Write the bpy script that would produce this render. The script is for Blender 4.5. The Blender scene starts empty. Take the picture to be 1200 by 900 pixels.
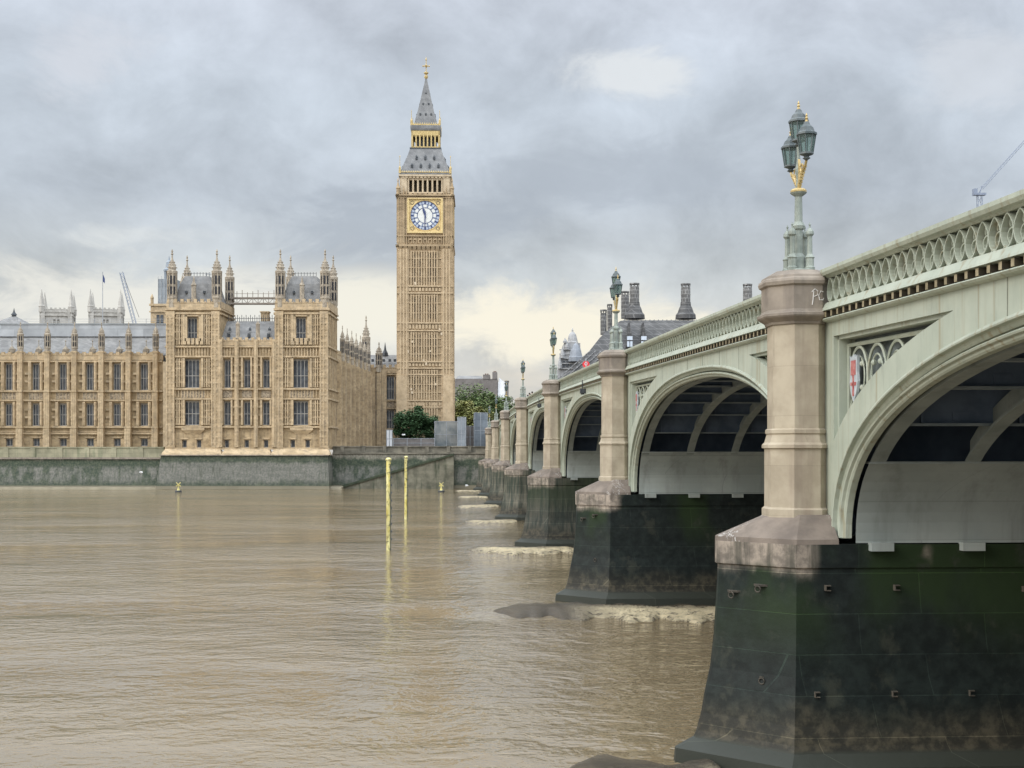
import bpy, math, random
import numpy as np
from mathutils import Vector, Matrix
R = math.radians
random.seed(7)
SC = bpy.context.scene
COL = SC.collection
H = 7.9                      # eye height above the water
F = 1500.0                   # focal length in photograph pixels (1200 wide)

# ------------------------------------------------------------ camera
cam = bpy.data.cameras.new('camera')
co = bpy.data.objects.new('camera', cam); COL.objects.link(co)
co.location = (0, 0, H); co.rotation_euler = (R(90), 0, 0)
cam.sensor_width = 36; cam.lens = 45
cam.shift_y = 77 / 1200
cam.clip_start = 0.5; cam.clip_end = 12000
SC.camera = co
SC.render.resolution_x = 1024; SC.render.resolution_y = 768
SC.view_settings.view_transform = 'Standard'; SC.view_settings.look = 'None'
SC.view_settings.exposure = 0.12; SC.view_settings.gamma = 1.0
SC.cycles.max_bounces = 6; SC.cycles.diffuse_bounces = 3; SC.cycles.volume_bounces = 0
SC.cycles.transparent_max_bounces = 12

def lin(r, g, b):
    f = lambda c: (c / 255 / 12.92) if c / 255 <= .04045 else ((c / 255 + .055) / 1.055) ** 2.4
    return (f(r), f(g), f(b), 1)

# ------------------------------------------------------------ world
SUN_DIR = Vector((-0.82, -0.40, 0.52)).normalized()      # towards the sun
wd = bpy.data.worlds.new('World'); SC.world = wd; wd.use_nodes = True
nt = wd.node_tree; N = nt.nodes; L = nt.links; N.clear()
class G:
    """tiny node helper"""
    def __init__(s, tree): s.t = tree
    def n(s, typ, **kw):
        nd = s.t.nodes.new(typ)
        for k, v in kw.items(): setattr(nd, k, v)
        return nd
    def put(s, sock, v):
        if hasattr(v, 'is_linked') or hasattr(v, 'links'): s.t.links.new(v, sock)
        else: sock.default_value = v
    def math(s, op, a, b=0.0, c=None, clamp=False):
        nd = s.n('ShaderNodeMath', operation=op, use_clamp=clamp)
        s.put(nd.inputs[0], a); s.put(nd.inputs[1], b)
        if c is not None: s.put(nd.inputs[2], c)
        return nd.outputs[0]
    def mix(s, f, a, b, blend='MIX'):
        nd = s.n('ShaderNodeMix', data_type='RGBA', blend_type=blend)
        s.put(nd.inputs[0], f); s.put(nd.inputs[6], a); s.put(nd.inputs[7], b)
        return nd.outputs[2]
    def noise(s, vec, scale, detail=5.0, rough=.55, dist=0.0, out=0):
        nd = s.n('ShaderNodeTexNoise'); s.put(nd.inputs['Vector'], vec)
        nd.inputs['Scale'].default_value = scale; nd.inputs['Detail'].default_value = detail
        nd.inputs['Roughness'].default_value = rough; nd.inputs['Distortion'].default_value = dist
        return nd.outputs[out]
    def map(s, vec, scale=(1, 1, 1), loc=(0, 0, 0)):
        nd = s.n('ShaderNodeMapping'); s.put(nd.inputs[0], vec)
        nd.inputs['Scale'].default_value = scale; nd.inputs['Location'].default_value = loc
        return nd.outputs[0]
    def rng(s, v, a, b, c=0.0, d=1.0, smooth=True):
        nd = s.n('ShaderNodeMapRange', interpolation_type='SMOOTHSTEP' if smooth else 'LINEAR')
        s.put(nd.inputs[0], v)
        for i, x in enumerate((a, b, c, d)): nd.inputs[i + 1].default_value = x
        return nd.outputs[0]
    def ramp(s, f, stops):
        nd = s.n('ShaderNodeValToRGB'); s.put(nd.inputs[0], f)
        e = nd.color_ramp.elements
        while len(e) < len(stops): e.new(0.5)
        for i, (p, c) in enumerate(stops): e[i].position = p; e[i].color = c
        return nd.outputs[0]
g = G(nt)
tc = g.n('ShaderNodeTexCoord'); gen = tc.outputs['Generated']
sep = g.n('ShaderNodeSeparateXYZ'); L.new(gen, sep.inputs[0])
wx, wy, wz = sep.outputs
sky = g.n('ShaderNodeTexSky', sky_type='NISHITA'); sky.sun_disc = False
sky.sun_elevation = math.asin(SUN_DIR.z); sky.sun_rotation = math.atan2(SUN_DIR.x, SUN_DIR.y)
az = g.math('DIVIDE', wx, g.math('MAXIMUM', wy, .15))
el = g.math('DIVIDE', wz, g.math('MAXIMUM', wy, .15))
base = g.ramp(wz, [(0.0, lin(200, 197, 191)), (.035, lin(207, 205, 200)), (.08, lin(213, 213, 209)), (.13, lin(196, 201, 203)), (.19, lin(186, 194, 203)), (.26, lin(194, 203, 213)), (.34, lin(200, 207, 218)), (1.0, lin(205, 212, 220))])
def gauss(a, ca, sa):
    d = g.math('DIVIDE', g.math('SUBTRACT', a, ca), sa)
    return g.math('POWER', 2.718, g.math('MULTIPLY', g.math('MULTIPLY', d, d), -1.0))
cv = g.map(gen, (1, 1, 1.35), (.3, .1, .2))
n_big = g.noise(cv, 4.6, 7, .55, .35)
n_mid = g.noise(g.map(gen, (1, 1, 1.25), (3, 1, 7)), 12.0, 7, .6, .3)
n_low = g.noise(g.map(gen, (1, 1, 2.4), (5, 2, 1)), 11.0, 7, .62, .5)
v = g.math('ADD', g.math('MULTIPLY', g.math('SUBTRACT', n_big, .5), .65), g.math('MULTIPLY', g.math('SUBTRACT', n_mid, .5), .8))
base = g.mix(1.0, base, g.math('ADD', 1.0, v), 'MULTIPLY')
def patch(ca, sa, ce, se, thr, col, amt, col_in=None):
    global base
    m = g.math('MULTIPLY', gauss(az, ca, sa), gauss(el, ce, se))
    k = g.rng(g.math('ADD', m, g.math('MULTIPLY', g.math('SUBTRACT', n_low, .5), 2.0)), thr, thr + .6)
    base = g.mix(g.math('MULTIPLY', g.math('MULTIPLY', k, g.rng(m, .02, .3)), amt), base, col)
patch(-.24, .26, .095, .05, .18, lin(234, 232, 223), .9)
patch(.03, .12, .098, .036, .25, lin(247, 240, 221), .95)
patch(-.11, .06, .115, .035, .22, lin(240, 236, 222), .9)
patch(.0, .10, .055, .018, .5, lin(226, 218, 204), .6)
patch(-.27, .12, .168, .016, .5, lin(224, 227, 226), .75)
patch(.105, .06, .292, .02, .25, lin(228, 231, 232), .75)
patch(-.33, .05, .31, .035, .3, lin(216, 219, 226), .6)
patch(.37, .06, .30, .05, .3, lin(214, 218, 224), .6)
patch(-.10, .16, .17, .05, .4, lin(166, 174, 184), .7)
patch(.09, .16, .215, .04, .4, lin(172, 180, 190), .6)
up = g.math('MULTIPLY', g.rng(wz, .36, .85, 1.0, 3.8), g.rng(wy, .1, -.8, 1.0, 2.0))  # sky raised overhead and behind the camera, out of view, to light facades
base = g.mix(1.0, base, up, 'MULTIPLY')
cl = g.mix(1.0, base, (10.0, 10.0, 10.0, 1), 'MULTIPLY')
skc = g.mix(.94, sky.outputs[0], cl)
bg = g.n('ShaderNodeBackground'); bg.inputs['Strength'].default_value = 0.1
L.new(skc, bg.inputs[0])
wo = g.n('ShaderNodeOutputWorld'); L.new(bg.outputs[0], wo.inputs[0])

# ------------------------------------------------------------ sun (overcast, wide)
sl = bpy.data.lights.new('sun', 'SUN'); sl.energy = 1.5; sl.angle = R(30); sl.color = (1.0, .93, .83)
so = bpy.data.objects.new('sun', sl); COL.objects.link(so); so.location = (-60, -60, 90)
so.rotation_euler = SUN_DIR.to_track_quat('Z', 'Y').to_euler()

# ============================================================ materials
def newmat(name):
    m = bpy.data.materials.new(name); m.use_nodes = True
    gg = G(m.node_tree); m.node_tree.nodes.clear()
    p = gg.n('ShaderNodeBsdfPrincipled'); o = gg.n('ShaderNodeOutputMaterial')
    m.node_tree.links.new(p.outputs[0], o.inputs[0])
    return m, gg, p
def bump(gg, p, h, strength, dist=.05):
    b = gg.n('ShaderNodeBump'); b.inputs['Strength'].default_value = strength; b.inputs['Distance'].default_value = dist
    gg.put(b.inputs['Height'], h); gg.put(p.inputs['Normal'], b.outputs[0])
def c4(c): return (*c[:3], 1)
def walluv(gg, pos):
    s = gg.n('ShaderNodeSeparateXYZ'); gg.put(s.inputs[0], pos)
    cmb = gg.n('ShaderNodeCombineXYZ')
    gg.put(cmb.inputs[0], gg.math('ADD', s.outputs[0], gg.math('MULTIPLY', s.outputs[1], 1.7)))
    gg.put(cmb.inputs[1], s.outputs[2])
    return cmb.outputs[0], s
def M(name, a, b, scale=1.0, rough=.7, bmp=.0, stretch=(1, 1, 1), metal=0.0, spec=.3, brick=None, stain=None, stain_amt=.5, mottle=None):
    """two-tone noisy material; brick=(w,h,mortar darkness); stain = colour of vertical grime"""
    m, gg, p = newmat(name)
    geo = gg.n('ShaderNodeNewGeometry'); pos = geo.outputs['Position']
    n = gg.noise(gg.map(pos, stretch), scale, 6, .6)
    col = gg.mix(gg.rng(n, .32, .68), c4(a), c4(b))
    h = n
    if stain:
        ns = gg.noise(gg.map(pos, (1.6, 1.6, .16)), .8, 5, .65)
        col = gg.mix(gg.math('MULTIPLY', gg.rng(ns, .48, .72), stain_amt), col, c4(stain))
    if mottle:
        n2 = gg.noise(pos, mottle[0], 4, .7)
        col = gg.mix(gg.math('MULTIPLY', gg.rng(n2, .50, .66), mottle[2]), col, c4(mottle[1]))
    if brick:
        uv, _ = walluv(gg, pos)
        bt = gg.n('ShaderNodeTexBrick'); gg.put(bt.inputs['Vector'], uv)
        bt.inputs['Scale'].default_value = 1.0; bt.inputs['Brick Width'].default_value = brick[0]; bt.inputs['Row Height'].default_value = brick[1]
        bt.inputs['Mortar Size'].default_value = brick[3] if len(brick) > 3 else .012
        bt.inputs['Color1'].default_value = (1, 1, 1, 1); bt.inputs['Color2'].default_value = (brick[4] if len(brick) > 4 else .78,) * 3 + (1,); bt.inputs['Mortar'].default_value = (brick[2],) * 3 + (1,)
        col = gg.mix(1.0, col, bt.outputs['Color'], 'MULTIPLY')
    gg.put(p.inputs['Base Color'], col)
    p.inputs['Roughness'].default_value = rough; p.inputs['Metallic'].default_value = metal
    p.inputs['Specular IOR Level'].default_value = spec
    if bmp: bump(gg, p, h, bmp)
    return m

STONE = M('honey_limestone', (.34, .248, .138), (.495, .37, .218), .55, .85, .2, brick=(1.1, .42, .82), stain=(.15, .115, .075), stain_amt=.6, mottle=(1.5, (.14, .105, .07), .5))  # wall stone: grime, plus darker tone put in for shade of the recesses
STONE2 = M('pale_limestone', (.42, .312, .185), (.555, .425, .265), .5, .85, .2, brick=(.9, .4, .88), stain=(.26, .21, .15), stain_amt=.5, mottle=(1.9, (.22, .18, .13), .5))  # paler than the walls: highlights of projecting stone put into the colour
TURR = M('sooty_turret_stone', (.27, .225, .17), (.42, .36, .275), 1.2, .9, .3, stain=(.13, .11, .09), stain_amt=.6, mottle=(3, (.11, .095, .08), .6))
STONE3 = M('carved_limestone', (.13, .105, .075), (.40, .32, .22), 3.2, .9, .4)
TSTONE = M('tower_limestone', (.365, .268, .158), (.50, .375, .228), .4, .85, .15, brick=(1.0, .45, .84), stain=(.26, .195, .13), stain_amt=.4, mottle=(1.6, (.22, .165, .11), .45))
PATCH = M('new_stone_patch', (.52, .42, .29), (.58, .47, .33), 1, .8)
SLATE = M('grey_slate', (.165, .16, .152), (.25, .243, .23), .5, .55, .1, brick=(.7, .5, .75), stain=(.10, .105, .11))
IRONROOF = M('iron_roof_tiles', (.155, .155, .155), (.225, .225, .22), .5, .5, .1, brick=(.45, .6, .62))
GOLD = M('gilding', (.40, .29, .11), (.58, .44, .20), 3, .42, .1, metal=.3, spec=.5)
GILT = M('gilt_stone', (.55, .41, .18), (.70, .54, .27), 2, .5, .1, metal=.15)
GLASS = M('leaded_window_glass', (.03, .033, .038), (.085, .092, .10), .9, .3, .0, spec=.35)
GLASSD = M('dark_slit_glass', (.02, .02, .025), (.05, .05, .05), .9, .3)
LEAD = M('window_stone_mullion', (.30, .285, .255), (.40, .375, .335), 1, .7)
GRANITE = M('pinkish_granite', (.325, .272, .195), (.445, .38, .28), 1.2, .75, .15, stain=(.24, .18, .14), stain_amt=.55, brick=(3.0, 1.25, .8, .008, .93))
GRANITED = M('weathered_granite', (.175, .145, .115), (.285, .24, .19), 1.1, .8, .2, stain=(.13, .11, .095), stain_amt=.7)
SKIRT = M('limed_granite', (.135, .11, .09), (.215, .175, .14), 1.4, .8, .25, stain=(.10, .085, .07), stain_amt=.6, mottle=(1.1, (.50, .48, .44), .0))
DARKIRON = M('dark_iron', (.035, .04, .045), (.07, .075, .08), 2, .5)
UNDER = M('dark_blue_girder_paint', (.075, .105, .15), (.12, .155, .21), 1.3, .7, .1)  # one even dark blue paint for girders and deck underside
RIBP = M('rib_paint', (.20, .225, .21), (.27, .295, .275), .9, .6, .05, stain=(.13, .135, .12))
MODI = M('tarnished_gilt_block', (.20, .165, .095), (.36, .30, .19), 5, .6)
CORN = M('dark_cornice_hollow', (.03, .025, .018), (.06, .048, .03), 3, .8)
WHITE = M('white_paint', (.7, .7, .7), (.8, .8, .8), 1, .5)
RED = M('red_enamel', (.62, .03, .04), (.72, .06, .06), 2, .4)
YELLOW = M('weathered_yellow_paint', (.56, .46, .11), (.72, .66, .32), 2.2, .6, .2, stretch=(1, 1, .5), stain=(.16, .13, .05), stain_amt=.6, mottle=(3.4, (.06, .055, .025), .9))
ABBEY = M('white_portland_stone', (.33, .31, .275), (.45, .425, .38), .4, .8, .1, stain=(.21, .195, .17), stain_amt=.5)
BRONZE = M('dark_bronze_roof', (.062, .06, .058), (.10, .097, .093), .4, .55, .1, brick=(2.2, 1.5, 1.9, .09))
BRONZE2 = M('bronze_chimney', (.115, .112, .108), (.165, .16, .152), .6, .5, .1, brick=(1.2, 1.1, 1.9, .10))
SCAF = M('grey_sheeting', (.24, .26, .275), (.32, .345, .36), .3, .7, .1, brick=(2.4, 2.0, .8, .06))
HOARD = M('hoarding_panel', (.12, .14, .16), (.20, .225, .245), .5, .5, .05, brick=(2.4, 1.6, .7, .06))
HOARDP = M('pale_hoarding_panel', (.12, .14, .145), (.29, .285, .26), .35, .35, .05, brick=(2.4, 1.9, 1.0, .09))
STEEL = M('scaffold_steel', (.25, .26, .27), (.35, .36, .37), 2, .5)
BRICKD = M('dark_brick', (.13, .115, .105), (.20, .18, .165), .4, .85, .1)
BARK = M('bark', (.05, .04, .03), (.09, .075, .055), 3, .9, .3)
GROUND = M('paving', (.16, .15, .14), (.22, .21, .19), .2, .9)
ASPH = M('asphalt', (.045, .045, .047), (.06, .06, .06), .6, .9)
DIALW = M('opal_dial_glass', (.60, .60, .56), (.68, .68, .64), 1, .4)
DIALR = M('dial_ring_glass', (.36, .41, .50), (.44, .49, .57), 1, .4)
BLUE = M('prussian_blue_iron', (.03, .045, .12), (.05, .07, .17), 2, .5)
GULLW = M('gull_white', (.75, .75, .74), (.8, .8, .8), 3, .7)
def leafmat(name, a, b):
    m, gg, p = newmat(name)
    geo = gg.n('ShaderNodeNewGeometry')
    n = gg.noise(geo.outputs['Position'], .45, 4, .6)
    col = gg.mix(gg.rng(n, .35, .65), c4(a), c4(b))
    rnd = gg.math('ADD', .7, gg.math('MULTIPLY', geo.outputs['Random Per Island'], .7))
    gg.put(p.inputs['Base Color'], gg.mix(1.0, col, rnd, 'MULTIPLY'))
    p.inputs['Roughness'].default_value = .7; p.inputs['Specular IOR Level'].default_value = .25
    return m
LEAFD = leafmat('dark_evergreen_leaf', (.035, .075, .03), (.06, .11, .045))
LEAFA = leafmat('autumn_green_leaf', (.15, .17, .055), (.23, .22, .08))
LEAFB = leafmat('mid_green_leaf', (.085, .135, .05), (.15, .18, .07))

def paint_mat():
    m, gg, p = newmat('pale_green_paint')
    geo = gg.n('ShaderNodeNewGeometry'); pos = geo.outputs['Position']
    n = gg.noise(pos, .9, 5, .6)
    col = gg.mix(gg.rng(n, .3, .7), c4((.345, .375, .30)), c4((.41, .435, .35)))
    ns = gg.noise(gg.map(pos, (5, 5, .12)), 1.0, 3, .6)          # rust and dirt runs
    col = gg.mix(gg.math('MULTIPLY', gg.rng(ns, .54, .72), .7), col, c4((.26, .215, .125)))
    nd = gg.noise(gg.map(pos, (2, 2, .4)), 1.6, 6, .7)
    col = gg.mix(gg.math('MULTIPLY', gg.rng(nd, .50, .75), .5), col, c4((.21, .23, .185)))
    gg.put(p.inputs['Base Color'], col); p.inputs['Roughness'].default_value = .5; p.inputs['Specular IOR Level'].default_value = .35
    bump(gg, p, gg.noise(pos, 6, 4, .6), .08, .02)
    return m
PAINT = paint_mat()
def limed():
    nt_ = SKIRT.node_tree; gg = G(nt_); p = [x for x in nt_.nodes if x.type == 'BSDF_PRINCIPLED'][0]
    src = p.inputs['Base Color'].links[0].from_socket
    geo = gg.n('ShaderNodeNewGeometry')
    n = gg.noise(gg.map(geo.outputs['Position'], (1, 1, .8)), 1.7, 5, .6, 1.2)
    vein = gg.rng(gg.math('ABSOLUTE', gg.math('SUBTRACT', n, .5)), .012, .0)
    k = gg.math('MULTIPLY', vein, gg.rng(gg.noise(geo.outputs['Position'], .8, 3, .5), .50, .60))
    gg.put(p.inputs['Base Color'], gg.mix(gg.math('MULTIPLY', k, .8), src, c4((.62, .60, .56))))
limed()
LAMPG = M('lamp_green_paint', (.20, .225, .195), (.29, .315, .27), 4, .5, .1, stain=(.12, .13, .10))
PLATE = M('skewback_plate_paint', (.30, .33, .305), (.385, .415, .385), .4, .65, .15, stain=(.17, .175, .155), stain_amt=.5, brick=(7.0, .95, .7, .012))
HOLLOWP = M('hollow_shade_paint', (.10, .12, .125), (.16, .18, .17), 2, .7)  # dark colour stands for the shaded hollow behind the open panels
FLNG = M('girder_flange_paint', (.16, .19, .20), (.22, .25, .26), 2, .6)
JOINT = M('dirty_joint', (.12, .13, .10), (.2, .21, .17), 3, .8)

def tide_mat(name, kind):
    """stone in the tidal range: bare above the tide line, weed below it, mud at the foot"""
    m, gg, p = newmat(name)
    geo = gg.n('ShaderNodeNewGeometry'); pos = geo.outputs['Position']
    uv, s = walluv(gg, pos); z = s.outputs[2]
    nb = gg.noise(gg.map(pos, (1, 1, .45)), .55, 6, .62)
    nf = gg.noise(pos, 2.6, 6, .65)
    ng = gg.noise(gg.map(pos, (1, 1, .6), (4, 9, 2)), .32, 4, .55)
    zz = gg.math('ADD', z, gg.math('MULTIPLY', gg.math('SUBTRACT', nb, .5), 2.2 if kind != 'near' else 1.5))
    streak = gg.noise(gg.map(pos, (3.2, 3.2, .22)), 1.0, 5, .65)
    vv_ = gg.math('ADD', gg.math('MULTIPLY', s.outputs[0], .9985), gg.math('MULTIPLY', s.outputs[1], .054))
    if kind == 'near':
        bare = gg.mix(gg.rng(nf, .35, .65), c4((.16, .135, .11)), c4((.36, .30, .24)))
        bare = gg.mix(gg.math('MULTIPLY', gg.rng(streak, .45, .65), .8), bare, c4((.07, .065, .05)))
        weed = gg.mix(gg.rng(nf, .35, .7), c4((.004, .0075, .0065)), c4((.014, .021, .018)))
        far = gg.rng(s.outputs[1], 85, 120, smooth=False)
        tan = gg.mix(gg.rng(streak, .4, .62), c4((.17, .155, .115)), c4((.05, .06, .045)))
        weed = gg.mix(gg.math('MULTIPLY', far, .75), weed, tan)
        weed = gg.mix(gg.math('MULTIPLY', gg.math('MULTIPLY', gg.rng(ng, .42, .6), gg.rng(z, 2.4, 4.6)), gg.math('SUBTRACT', 1.0, gg.math('MULTIPLY', far, .8))), weed, c4((.016, .031, .009)))
        patchn = gg.noise(gg.map(pos, (1, 1, .8), (2, 5, 3)), 1.3, 5, .65)
        weed = gg.mix(gg.math('MULTIPLY', gg.rng(patchn, .56, .70), .75), weed, c4((.036, .039, .028)))
        mud = gg.mix(gg.rng(nf, .4, .65), c4((.022, .021, .015)), c4((.07, .060, .039)))
        col = gg.mix(gg.rng(zz, .9, 1.9), mud, weed)
        col = gg.mix(gg.rng(z, .62, .72), c4((.034, .037, .028)), col)
        col = gg.mix(gg.math('MULTIPLY', gg.rng(zz, 4.7, 5.2), gg.math('MAXIMUM', gg.rng(vv_, 9.2, 8.8), gg.rng(ng, .66, .72))), col, bare)
        bw, bh = 3.4, .98
    else:
        bare = gg.mix(gg.rng(nf, .35, .65), c4((.155, .14, .11)), c4((.28, .255, .20)))
        bare = gg.mix(gg.math('MULTIPLY', gg.rng(streak, .45, .65), .7), bare, c4((.11, .105, .08)))
        weed = gg.mix(gg.rng(nf, .35, .7), c4((.035, .05, .034)), c4((.095, .105, .068)))
        greyp = gg.mix(gg.rng(nf, .3, .7), c4((.115, .115, .098)), c4((.205, .195, .165)))
        greyp = gg.mix(gg.rng(streak, .5, .7), greyp, c4((.09, .095, .07)))
        low = gg.mix(gg.rng(nb, .42, .58), weed, greyp) if kind == 'wall' else greyp
        col = gg.mix(gg.rng(zz, .7, 2.3), weed, low)
        if kind != 'pavil': col = gg.mix(gg.rng(zz, 4.2, 5.0), col, weed)
        if kind == 'pavil': col = gg.mix(gg.math('MULTIPLY', gg.rng(zz, 5.0, 5.7), .9), col, weed)
        else: col = gg.mix(gg.rng(zz, 5.6, 6.4), col, bare)
        col = gg.mix(gg.rng(z, .55, .85), c4((.20, .175, .12)), col)
        bw, bh = 2.2, .62
    bt = gg.n('ShaderNodeTexBrick'); gg.put(bt.inputs['Vector'], uv); bt.inputs['Scale'].default_value = 1
    bt.inputs['Brick Width'].default_value = bw; bt.inputs['Row Height'].default_value = bh; bt.inputs['Mortar Size'].default_value = .010 if kind == 'near' else .018
    bt.inputs['Color1'].default_value = (1, 1, 1, 1); bt.inputs['Color2'].default_value = (.80, .82, .81, 1); bt.inputs['Mortar'].default_value = (1.9, 1.9, 1.8, 1) if kind == 'near' else (.78, .8, .78, 1)
    gg.put(p.inputs['Base Color'], gg.mix(1.0, col, bt.outputs['Color'], 'MULTIPLY'))
    gg.put(p.inputs['Roughness'], gg.rng(zz, 3.0, 5.5, .55, .85))
    p.inputs['Specular IOR Level'].default_value = .3
    bump(gg, p, gg.math('ADD', gg.math('MULTIPLY', nf, .6), gg.math('MULTIPLY', bt.outputs['Fac'], -.5)), .5, .05)
    return m
PIERM = tide_mat('weedy_pier_granite', 'near')
WALLM = tide_mat('weedy_river_wall', 'wall')
PAVM = tide_mat('streaked_river_wall', 'pavil')

def water_mat():
    m, gg, p = newmat('muddy_river_water')
    geo = gg.n('ShaderNodeNewGeometry'); pos = geo.outputs['Position']
    wob = gg.noise(pos, .05, 3, .5, out=1)
    pv = gg.n('ShaderNodeVectorMath', operation='ADD'); gg.put(pv.inputs[0], pos)
    sc = gg.n('ShaderNodeVectorMath', operation='SCALE'); gg.put(sc.inputs[0], wob); sc.inputs['Scale'].default_value = 3.0
    gg.put(pv.inputs[1], sc.outputs[0]); q = pv.outputs[0]
    a = gg.noise(gg.map(q, (.30, .40, 1)), 1.0, 2, .5, .5)
    b = gg.noise(gg.map(q, (1.05, 1.3, 1), (7, 3, 0)), 1.0, 3, .5, .7)
    c = gg.noise(gg.map(q, (1.9, 2.3, 1), (1, 8, 0)), 1.6, 2, .5, .5)
    d = gg.noise(gg.map(pos, (.035, .07, 1)), 1.0, 3, .55)
    amp = gg.rng(d, .34, .64, .35, 1.2)
    h = gg.math('ADD', gg.math('MULTIPLY', a, .9), gg.math('ADD', gg.math('MULTIPLY', b, .62), gg.math('MULTIPLY', c, .24)))
    bump(gg, p, gg.math('MULTIPLY', h, amp), 1.0, .19)
    nl = gg.noise(gg.map(pos, (.02, .05, 1)), 1.0, 4, .5)
    gg.put(p.inputs['Base Color'], gg.mix(gg.rng(nl, .35, .65), c4((.160, .119, .066)), c4((.20, .152, .088))))
    p.inputs['Roughness'].default_value = .06; p.inputs['IOR'].default_value = 1.7; p.inputs['Specular IOR Level'].default_value = .5
    return m
WATER = water_mat()
def foam_mat():
    m, gg, p = newmat('brown_river_foam')
    geo = gg.n('ShaderNodeNewGeometry'); pos = geo.outputs['Position']
    s = gg.n('ShaderNodeSeparateXYZ'); gg.put(s.inputs[0], pos)
    n = gg.noise(pos, 2.2, 6, .7, .6)
    n5 = gg.noise(gg.map(pos, (1, 1.6, 1)), 5.0, 6, .7, .8)
    n = gg.math('ADD', gg.math('MULTIPLY', n, .55), gg.math('MULTIPLY', n5, .45))
    k = gg.rng(gg.math('ADD', n, gg.math('MULTIPLY', s.outputs[2], .25)), .43, .58)
    at = gg.n('ShaderNodeAttribute', attribute_name='foam')
    k = gg.math('MULTIPLY', k, at.outputs['Fac'])
    gg.put(p.inputs['Base Color'], gg.mix(k, c4((.075, .058, .036)), c4((.60, .50, .31))))
    gg.put(p.inputs['Roughness'], gg.math('ADD', .16, gg.math('MULTIPLY', k, .6)))
    bump(gg, p, gg.noise(gg.map(pos, (1, 1.8, 1)), 4.5, 6, .72, .6), 1.0, .16)
    return m
FOAM = foam_mat()
def lampglass():
    m, gg, p = newmat('teal_lantern_glass')
    p.inputs['Base Color'].default_value = (.13, .18, .165, 1); p.inputs['Roughness'].default_value = .12
    p.inputs['Specular IOR Level'].default_value = .6
    t = gg.n('ShaderNodeBsdfTransparent'); t.inputs[0].default_value = (.76, .88, .84, 1)
    mx = gg.n('ShaderNodeMixShader'); mx.inputs[0].default_value = .42
    o = [x for x in m.node_tree.nodes if x.type == 'OUTPUT_MATERIAL'][0]
    lk = m.node_tree.links
    lk.new(t.outputs[0], mx.inputs[1]); lk.new(p.outputs[0], mx.inputs[2]); lk.new(mx.outputs[0], o.inputs[0])
    return m
LGLASS = lampglass()

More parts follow.
